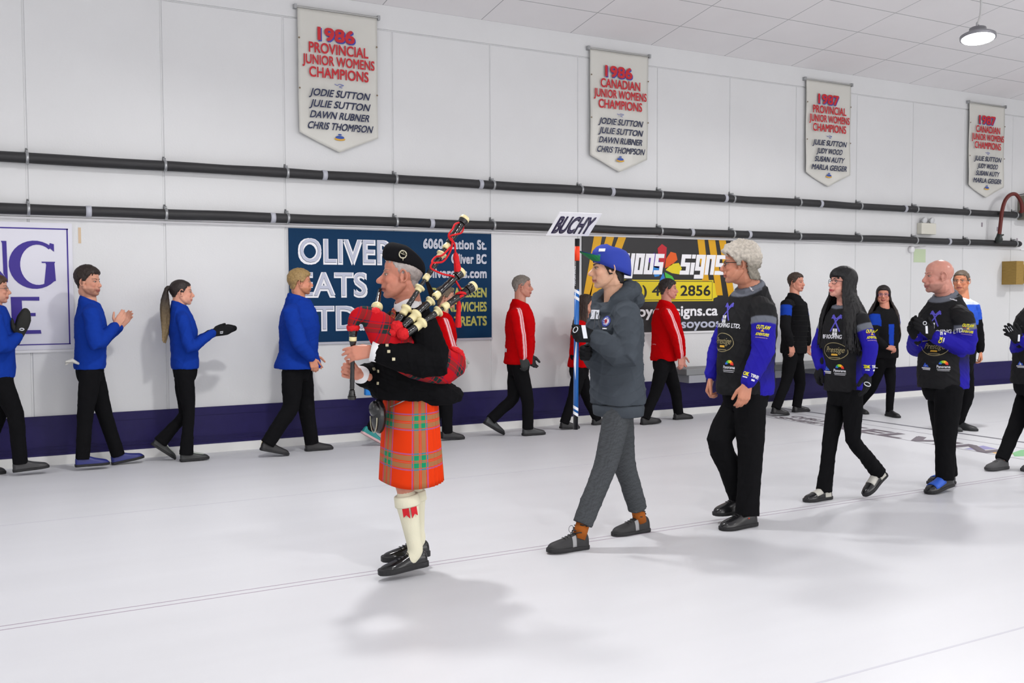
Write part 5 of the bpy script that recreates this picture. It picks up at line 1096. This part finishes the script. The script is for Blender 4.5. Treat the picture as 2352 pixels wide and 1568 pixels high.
# ================= 5 bald man clapping
g = P('bald man with a goatee in a black and blue curling jacket clapping gloved hands', 6.95, 5.33, 180, (2155, 635), 151, (2166, 880), (2172, 681), (202, 142, 126), 'pink', 1.05, vox=.004, nw=1.12)
g.arm(1, (2213, 726, .22), (2222, 797, .24), (2142, 771, .13)); g.arm(-1, (2134, 724, -.22), (2104, 800, -.27), (2103, 772, -.02))
g.leg(1, (2180, 895, .09), (2172, 1000, .10), (2178, 1118, .10), (2136, 1136, .10)); g.leg(-1, (2160, 895, -.09), (2168, 1000, -.09), (2194, 1105, -.08), (2128, 1108, -.08))
g.head(1.12, nose=.95, jaw=1.02)
g.torso_body(); g.finish_body((170, 96, 92), beard=((140, 104, 92), 0, .55)); g.brows((150, 110, 90), .003)
MATS['skin_pink'].node_tree.nodes['Principled BSDF'].inputs['Roughness'].default_value = .28
g.jacket(hem=-.05, bulk=1.14, depth=1.10, color=kit_color, collar=.12, vox=.006, sleeve=(.082, .074, .064, .052), fold=.004, ffreq=15, seed=41, m=M_smooth, wr_end=-.03, belly=.02)
kit_logos(g, chest=(2147, 732), win=(2142, 748), roof=(2172, 761, 'ROOFING LTD.'), oval=(2145, 798), mtn=(2127, 842), pan=(2167, 840), sleeve=(2223, 755), cuffl=(2162, 772), brand=(2190, 688, -.35), sc=1.0, srot=-.1, crot=1.35)
g.trousers(BLKP, hipr=(.165, .130), thigh=.104, knee=.080, hemr=.070, fold=.0026, ffreq=11, end=-.035, seed=8)
g.shoes((24, 24, 26), (26, 26, 28), patch=[(.36, .80, (.35, 2.8), (44, 92, 196))], gloss=.2, fat=1.1)
o, bv, t = glove(g, 1, V(-.72, .15, .6), V(-.1, -1, -.1), (10, 14, 10), k=1.08, thumb=(.5, .8, -.1)); mark(bv, o, [(2124+4*math.cos(a), 742-4*math.sin(a)) for a in np.linspace(0, 2*PI, 10)], .003, M_bw); badge(g, bv, 2128, 757, .022, .06, M_bw, o, 'glove_strap', .002)
o, bv, t = glove(g, -1, V(-.62, -.1, .78), V(.1, 1, .1), (12, 16, 12), k=1.08, thumb=(.5, .8, -.1), spread=1, cuff=False)
# ================= 6 clapping player cut by the right edge
g = P('player in black gloves clapping, cut off by the right edge of the photo', 8.15, 5.55, 180, (2392, 640), 160, (2368, 872), (2384, 700), (204, 140, 120), 'fair2', 1.0, vox=.005)
g.arm(1, (2408, 740, .2), (2392, 800, .25), (2345, 780, .12)); g.arm(-1, (2352, 735, -.2), (2338, 803, -.26), (2336, 782, -.02))
g.leg(-1, (2368, 885, -.09), (2336, 970, -.09), (2318, 1088, -.09), (2259, 1080, -.09)); g.leg(1, (2378, 885, .09), (2378, 985, .09), (2392, 1090, .08), (2350, 1092, .08))
g.head(1.06); g.torso_body(); g.finish_body(); g.brows(); g.hair((60, 46, 38), t=.014)
g.jacket(hem=-.05, bulk=1.08, depth=1.05, color=kit_color, collar=.16, vox=.007, sleeve=(.076, .070, .062, .050), fold=.004, ffreq=15, seed=51, m=M_smooth, wr_end=-.02)
kit_logos(g, mtn=(2344, 838))
g.trousers(BLKP, hipr=(.155, .122), thigh=.094, knee=.070, hemr=.058, fold=.0026, ffreq=11, end=-.02, seed=9)
g.shoes((74, 74, 76), (52, 52, 54), gloss=.8, tongue=(90, 90, 92))
o, bv, t = glove(g, 1, V(-.75, .2, .55), V(-.1, -1, -.1), (8, 12, 10), k=1.1, spread=1, thumb=(.5, .8, -.1)); badge(g, bv, 2340, 776, .02, .06, M_bw, o, 'glove_strap', .002)
for dx in (0, 5, 9): mark(bv, o, [(2311+dx, 752-dx*.3), (2318+dx*.9, 762-dx*.4)], .0025, M_bw)
o, bv, t = glove(g, -1, V(-.7, -.1, .6), V(.1, 1, .1), (10, 14, 10), k=1.1, spread=2)

# ================= the line of players along the wall (walking to the right)
BLU = (22, 56, 150)
def walker(lab, x, y, head, hyaw, pel, neck, arms, legs, jc, skin=(206, 150, 126), tone='w1', k=1.08, face=0, sc=1.03, hair=None, shoe=((28, 28, 30), (24, 24, 26)), jk=None, brow=(70, 54, 44), hands=None, tr=None, patch=None, beard=None, smile=0, pants=BLKP, hpitch=0, gloss=.45, vox=.005, nku=.035):
    global g
    g = P(lab, x, y, face, head, hyaw, pel, neck, skin, tone, sc, vox=vox, hpitch=hpitch)
    for S in (-1, 1): g.arm(S, *arms[S])
    for S in (-1, 1): g.leg(S, *legs[S])
    g.nk = g.nk+g.up*nku; 
    for S in (-1, 1): g.sh[S] = g.sh[S]+g.up*(nku*.8)
    g.head(k, smile=smile)
    for S in (hands or {}):
        hd = hands[S]; g.hand(S, hd[0], hd[1], hd[2] if len(hd) > 2 else (22, 26, 18))
    g.torso_body(); g.finish_body(beard=beard); g.brows(brow)
    if hair: g.hair(**hair)
    a = dict(hem=-.03, bulk=1.06, depth=1.05, color=SOLID(jc) if isinstance(jc, tuple) else jc, collar=.08, vox=.008, sleeve=(.074, .068, .060, .048), fold=.0038, ffreq=11, seed=int(head[0]) % 97, wr_end=-.02); a.update(jk or {})
    g.jacket(**a); t = dict(hipr=(.150, .118), thigh=.092, knee=.070, hemr=.062, fold=.0022, ffreq=11, end=-.03, vox=.009, seed=int(head[0]) % 91); t.update(tr or {}); g.trousers(pants, **t)
    g.shoes(*shoe, patch=patch, gloss=gloss); return g
# A
walker('person with glasses and black mitten in a blue jacket at the left edge', .40, 9.96, (-11, 664), -6, (-4, 862), (-14, 708),
       {-1: ((-14, 735, -.19), (6, 800, -.26), (42, 772, -.14)), 1: ((-14, 735, .19), (4, 800, .24), (40, 768, .05))},
       {-1: ((2, 875, -.09), (36, 955, -.09), (40, 1083, -.09), (103, 1074, -.09)), 1: ((-6, 875, .09), (-6, 960, .09), (-62, 1088, .09), (4, 1092, .09))}, BLU, tone='w2', hair=dict(c=(70, 48, 34), t=.014), jk=dict(wr_end=-.01), shoe=((48, 48, 50), (30, 30, 32)))
g.glasses((90, 80, 76))
for S in (-1, 1):
    o, bv, t = glove(g, S, V(.35, .12*S, .93), V(.3, S*1.0, .1), (12, 14, 10), mitten=True, col=(44, 44, 42), k=1.1, vox=.006, nm='mitten')
    if S == -1: mark(bv, o, [(50+5*math.cos(a), 756+2.5*math.sin(a)) for a in np.linspace(0, 2*PI, 9)], .004, M_bw)
# B
walker('dark-haired bearded man in a blue jacket clapping his bare hands', 1.30, 9.96, (203, 648), -38, (206, 842), (205, 700),
       {-1: ((210, 722, -.20), (222, 792, -.27), (266, 748, -.14)), 1: ((206, 722, .20), (222, 790, .24), (276, 748, .06))},
       {-1: ((208, 858, -.09), (196, 950, -.09), (176, 1072, -.09), (248, 1066, -.09)), 1: ((214, 858, .09), (240, 950, .09), (262, 1068, .08), (326, 1052, .08))}, BLU, tone='w3', k=1.1, beard=((110, 70, 54), 0, .5),
       hair=dict(c=(44, 34, 30), t=.010, top=.022, front=.068, side=.01), hands={-1: (V(.55, .1, .8), V(.1, -1, .1), (12, 16, 10)), 1: (V(.62, -.05, .75), V(.1, 1, .1), (10, 14, 10))}, shoe=((26, 34, 110), (30, 30, 32)), patch=[(.30, .42, (1.2, 1.9), (200, 200, 206))])
mb = MB(); rr_ = random.Random(3)
for i in range(5): a = g.J(172, 830, -.12); mb.tube([a+V(.03, 0, -.02), a+V(-.02, rr_.uniform(-.02, .02), rr_.uniform(0, .02)), a+V(-.075, rr_.uniform(-.03, .03), rr_.uniform(-.03, .01))], [.012, .014, .009], 8)
g.fin(mb.remesh('tucked_gloves', mat('glove_pale', (196, 194, 188), .8), None, vox=.005, sm=1))
# C
walker('woman with long brown ponytail, blue jacket and black mitten', 2.10, 9.96, (417, 672), -10, (425, 840), (412, 712),
       {-1: ((420, 735, -.17), (436, 800, -.22), (488, 765, -.15)), 1: ((418, 735, .17), (436, 795, .2), (492, 762, .02))},
       {-1: ((424, 856, -.08), (434, 945, -.08), (416, 1055, -.08), (478, 1048, -.08)), 1: ((420, 856, .08), (424, 950, .08), (352, 1028, .08), (396, 1058, .08))}, BLU, tone='w4', k=1.02, sc=.95, smile=1, skin=(216, 158, 134),
       hair=dict(c=(40, 32, 30), t=.006, front=.066, side=.0, nape=-.04, rough_=.001), jk=dict(sleeve=(.066, .060, .054, .044), hem=-.05, collar=.16, wr_end=-.0), tr=dict(thigh=.090, knee=.060, hemr=.056, bell=.016), shoe=((40, 42, 42), (30, 30, 32)), patch=[(.35, .8, (1.0, 2.1), (170, 176, 168))])
mb = MB(); rr_ = random.Random(9)
for i in range(34):
    u1, u2 = rr_.uniform(-.02, .02), rr_.uniform(-.02, .02); tp = g.H(-.09, u1*.5, .05)
    mb.tube([g.H(-.07, u1, .06), tp, g.H(-.135, u1, .03+u2*.4), g.J(379+u2*330, 700, u1*1.3), g.J(381+u2*360, 745, u1*1.3), g.J(379+u1*280, 782+u2*300, u1)], [.010, .015, .021, .022, .018, .006], 7, sm=3)
cA, cB = hx((38, 30, 26)), hx((150, 128, 90)); zt, zb = g.hc.z-.05, g.hc.z-.5
g.fin(mb.remesh('ponytail', M_hair, None, vox=.006, sm=1, disp=folds(.002, 80, 4, (1, 1, .1)), color=lambda co: cA+(cB-cA)*np.clip((zt-co[:, 2])/(zt-zb), 0, 1)[:, None]))
for S in (-1, 1):
    o, bv, t = glove(g, S, V(.97, -.02*S, .22), V(0, S*1.0, .3), (8, 10, 8), mitten=True, col=(24, 24, 26), k=1.05, vox=.006, nm='mitten', thumb=(.75, .6, -.1))
    if S == -1: mark(bv, o, [(506, 762), (512, 761), (511, 765), (506, 765)], .004, M_bw)
# D
walker('blond bearded man in a long blue jacket walking past the teal sign', 3.14, 9.82, (690, 648), -12, (683, 842), (686, 696),
       {-1: ((668, 722, -.20), (688, 788, -.27), (716, 822, -.26)), 1: ((692, 722, .20), (702, 790, .26), (722, 815, .24))},
       {-1: ((672, 858, -.09), (668, 935, -.09), (602, 1030, -.09), (658, 1040, -.09)), 1: ((694, 858, .09), (704, 940, .09), (700, 1042, .08), (766, 1042, .08))}, BLU, tone='w5', k=1.08, skin=(206, 140, 112), beard=((172, 112, 70), 0, .6),
       hair=dict(c=(158, 130, 84), t=.016, front=.062, side=.0, nape=-.06, rough_=.005), brow=(150, 110, 70), hands={-1: (V(.3, 0, -.95), V(0, -1, 0)), 1: (V(.3, 0, -.95), V(0, 1, 0))}, jk=dict(bulk=1.2, depth=1.28, hem=-.02, flare=.035, sleeve=(.082, .076, .068, .056), collar=.14), tr=dict(thigh=.104, knee=.082, hemr=.070), shoe=((30, 30, 32), (32, 32, 34)), patch=[(.02, .10, (.3, 1.2), (196, 170, 30))])
mb = MB(); a, d, up, L = g.foot[1]; 
# E: mostly behind the piper
walker('person hidden behind the piper with a turquoise shoe and bright blue bag', 3.95, 9.96, (938, 656), -15, (912, 848), (930, 706),
       {-1: ((932, 728, -.16), (930, 790, -.2), (940, 820, -.14)), 1: ((938, 728, .16), (934, 790, .2), (944, 812, .1))},
       {-1: ((890, 862, -.08), (880, 940, -.08), (836, 1002, -.08), (872, 1024, -.08)), 1: ((888, 862, .08), (898, 940, .08), (882, 1026, .08), (940, 1020, .08))}, (30, 30, 32), tone='w6', k=1.0, sc=.98, hair=dict(c=(50, 40, 36)), shoe=((18, 130, 128), (206, 170, 172)), tr=dict(knee=.06, hemr=.045))
mb = MB(); a, b, c, d = g.J(841, 852, -.12), g.J(862, 850, -.12), g.J(862, 908, -.12), g.J(840, 908, -.12); n_ = V(0, .06, 0); mb.add([a, b, c, d, a+n_, b+n_, c+n_, d+n_], [(0, 1, 2, 3), (7, 6, 5, 4), (0, 4, 5, 1), (1, 5, 6, 2), (2, 6, 7, 3), (3, 7, 4, 0)])
o = mb.build('hip_bag', mat('bag_blue', (30, 120, 200), .7), None, bevel=.01); g.fin(o)
# F
walker('grey-haired person with glasses in a red striped jacket behind the bagpipe drones', 4.86, 9.94, (1024, 683), -26, (1012, 848), (1016, 728),
       {-1: ((1018, 745, -.19), (1036, 800, -.26), (1058, 820, -.24)), 1: ((1022, 745, .19), (1034, 800, .24), (1046, 825, .2))},
       {-1: ((1014, 862, -.08), (1026, 930, -.09), (1016, 1006, -.09), (1064, 1006, -.09)), 1: ((1010, 862, .08), (1006, 935, .08), (984, 1006, .08), (1030, 1006, .08))}, stripe_red, tone='w7', k=1.02, sc=.98, hair=dict(c=(104, 90, 74), t=.014, nape=-.08), shoe=((34, 34, 36), (30, 30, 32)), jk=dict(bulk=1.1))
g.glasses((180, 180, 180)); glove(g, -1, V(.35, -.1, -.93), V(0, -1, 0), (30, 30, 20), col=(176, 178, 170), vox=.006); glove(g, 1, V(.35, .1, -.93), V(0, 1, 0), (30, 30, 20), col=(176, 178, 170), vox=.006)
# G
walker('grey-haired man in a red jacket with white sleeve stripes between the two signs', 5.78, 9.80, (1200, 658), -35, (1190, 832), (1194, 704),
       {-1: ((1186, 722, -.20), (1196, 778, -.25), (1201, 822, -.25)), 1: ((1202, 722, .20), (1216, 778, .25), (1218, 815, .24))},
       {-1: ((1194, 848, -.09), (1212, 920, -.09), (1200, 1000, -.09), (1252, 998, -.09)), 1: ((1186, 848, .09), (1178, 915, .09), (1116, 978, .09), (1152, 1000, .09))}, stripe_red, tone='w8', k=1.05, skin=(196, 136, 116), hair=dict(c=(120, 112, 104), t=.008, front=.07, side=.01, c2=(150, 144, 138)), shoe=((52, 54, 56), (28, 28, 30)), jk=dict(bulk=1.08, depth=1.1, hem=-.03))
glove(g, -1, V(.25, 0, -.97), V(0, -1, 0), (30, 30, 20), col=(58, 60, 60), vox=.006); glove(g, 1, V(.25, 0, -.97), V(0, 1, 0), (30, 30, 20), col=(58, 60, 60), vox=.006)
for px, py, wd in ((1162, 804, .07),):
    badge(g, g.jb, px, py, wd, .04, M_bw, g.jo, 'jacket_label', .002)
# H
walker('woman with long brown hair in a red jacket behind the broom', 6.60, 10.00, (1347, 699), -28, (1330, 842), (1340, 738),
       {-1: ((1330, 752, -.17), (1342, 808, -.22), (1372, 818, -.15)), 1: ((1338, 752, .17), (1352, 800, .2), (1374, 815, .1))},
       {-1: ((1330, 858, -.08), (1316, 912, -.08), (1287, 984, -.08), (1330, 984, -.08)), 1: ((1334, 858, .08), (1352, 920, .08), (1358, 984, .08), (1404, 982, .08))}, (190, 4, 10), tone='w9', k=.97, sc=.93, hair=dict(c=(48, 34, 28), t=.012, nape=-.08), hands={-1: (V(.8, 0, -.5), V(0, -1, 0)), 1: (V(.8, 0, -.5), V(0, 1, 0))}, jk=dict(hem=-.01))
long_hair(g, (50, 36, 30), back=.5, front=False, n=110, L0=.50, c2=(96, 70, 48), vox=.007, spread=1.2)
# I
walker('dark-haired man in a red jacket in front of the yellow phone number', 7.83, 9.88, (1535, 664), -36, (1524, 828), (1530, 704),
       {-1: ((1530, 722, -.20), (1552, 775, -.26), (1562, 820, -.25)), 1: ((1542, 718, .20), (1560, 775, .24), (1568, 815, .22))},
       {-1: ((1522, 842, -.09), (1506, 900, -.09), (1474, 972, -.09), (1516, 966, -.09)), 1: ((1534, 842, .09), (1552, 900, .09), (1546, 970, .09), (1592, 966, .09))}, stripe_red, tone='w10', k=1.06, skin=(200, 136, 120), hair=dict(c=(34, 28, 28), t=.012, nape=-.06, c2=(60, 54, 54)), hands={-1: (V(.1, -.1, -1), V(0, -1, 0)), 1: (V(.1, .1, -1), V(0, 1, 0))}, jk=dict(bulk=1.1, depth=1.08, hem=0), shoe=((26, 26, 28), (24, 24, 26)), patch=[(.30, .5, (.5, 1.4), (176, 176, 176))])
g.decal(1508, 710, T_('CANADA', .022, mat('shirt_pink', (220, 130, 140), .6), fit=.13, bold=.04)); g.decal(1503, 790, T_('curling', .018, mat('shirt_pink'), fit=.08, bold=.04))
# J: vest with blue short sleeves
def vest_color(s, co):
    c = np.tile(hx((26, 26, 28)), (len(co), 1)); u = arm_u(s, co); d_, _ = seg_dist(co, s.sh[-1], s.el[-1]); c = np.where(((u > .03) & (u < .17))[:, None], hx((26, 60, 160)), c); return c
walker('man in a black quilted vest over blue short sleeves beside the bench', 9.72, 9.68, (1829, 649), -72, (1822, 808), (1824, 690),
       {-1: ((1806, 702, -.20), (1804, 752, -.26), (1817, 792, -.25)), 1: ((1842, 704, .20), (1850, 752, .25), (1856, 790, .24))},
       {-1: ((1816, 822, -.09), (1806, 875, -.09), (1772, 950, -.09), (1812, 954, -.09)), 1: ((1828, 822, .09), (1838, 880, .09), (1822, 948, .09), (1858, 950, .09))}, vest_color, tone='w11', k=1.03, skin=(204, 142, 120), hair=dict(c=(64, 50, 42), t=.010, top=.008, front=.07), hands={-1: (V(.1, -.1, -1), V(0, -1, 0)), 1: (V(.1, .1, -1), V(0, 1, 0))}, jk=dict(bulk=1.08, depth=1.08, hem=-.02, collar=.14), shoe=((28, 28, 30), (26, 26, 28)), patch=[(.55, .68, (.5, 1.2), (150, 150, 150))], gloss=.3)
for i, (zy) in enumerate(range(700, 800, 12)):
    P_ = []
    for px in range(1822, 1860, 3):
        h, n, _, _ = g.jb.ray_cast(CAM, ray(px, zy+(px-1822)*.02).normalized(), 30)
        if h is not None and (h-g.pel).length < .9: P_.append(h+n*.001)
    if len(P_) > 3: mb = MB(); mb.tube(P_, .0035, 5); mb.build('quilt_seam', mat('seam_black', (10, 10, 11), .9), g.jo)
# K
def kvest(s, co):
    c = np.tile(hx((26, 26, 28)), (len(co), 1)); u = arm_u(s, co); c = np.where(((u > .0) & (u < .15))[:, None], hx((26, 60, 160)), c); q = co-np.array(s.pel); la = np.abs(q@np.array(s.l)); fw = q@np.array(s.f)
    k = (la < .038) & (fw > .03) & (q[:, 2] > .12) & (q[:, 2] < .42) & (u < 0); return np.where(k[:, None], hx((30, 66, 176)), c)
walker('woman with long wavy dark hair and glasses facing the camera in a black vest', 10.50, 8.67, (2029, 677), -140, (2034, 818), (2032, 712),
       {-1: ((2008, 728, -.17), (2008, 775, -.22), (2036, 797, -.10)), 1: ((2054, 728, .17), (2058, 775, .2), (2046, 800, .05))},
       {-1: ((2024, 832, -.08), (2004, 890, -.08), (1972, 950, -.08), (1986, 952, -.08)), 1: ((2042, 832, .08), (2046, 885, .08), (2034, 958, .08), (2068, 960, .08))}, kvest, face=-105, tone='w12', k=.97, sc=.94, skin=(196, 132, 110), hair=dict(c=(30, 24, 24), t=.014, front=.062, side=-.02, nape=-.1), hands={-1: (V(.5, -.7, -.2), V(-.5, -.5, .7), (40, 40, 30)), 1: (V(-.6, -.5, -.2), V(-.5, -.5, .7), (40, 40, 30))}, jk=dict(collar=.04, hem=-.03), tr=dict(thigh=.085, knee=.062, hemr=.05))
g.glasses((60, 60, 150), w_=.026, h_=.014); long_hair(g, (30, 23, 22), n=150, L0=.46, face_gap=72, c2=(52, 36, 30), vox=.007, spread=1.8)
# L
def lcol(s, co):
    c = np.tile(hx((24, 24, 26)), (len(co), 1)); q = co[:, 2]-s.nk.z; u = arm_u(s, co); c = np.where(((q > -.30) & (u < .16))[:, None], hx((50, 90, 200)), c); c = np.where(((q > -.07) & (u < .0))[:, None], hx((206, 214, 230)), c); return c
walker('man with glasses in a blue and white top behind the bald man', 10.22, 7.43, (2208, 646), -158, (2208, 830), (2212, 692),
       {-1: ((2182, 708, -.19), (2176, 775, -.24), (2184, 822, -.2)), 1: ((2236, 708, .19), (2246, 768, .26), (2252, 806, .28))},
       {-1: ((2196, 845, -.09), (2186, 915, -.09), (2172, 1000, -.09), (2190, 1002, -.09)), 1: ((2216, 845, .09), (2222, 910, .09), (2198, 990, .09), (2236, 990, .09))}, lcol, face=-80, tone='w13', k=1.04, skin=(206, 138, 104), hair=dict(c=(90, 78, 66), t=.007, front=.066), hands={-1: (V(0, 0, -1), V(-1, 0, 0)), 1: (V(.1, -.1, -1), V(.6, -.8, 0), (34, 36, 26))}, shoe=((42, 44, 46), (34, 36, 38)))
g.glasses((110, 106, 100), w_=.025, h_=.013)
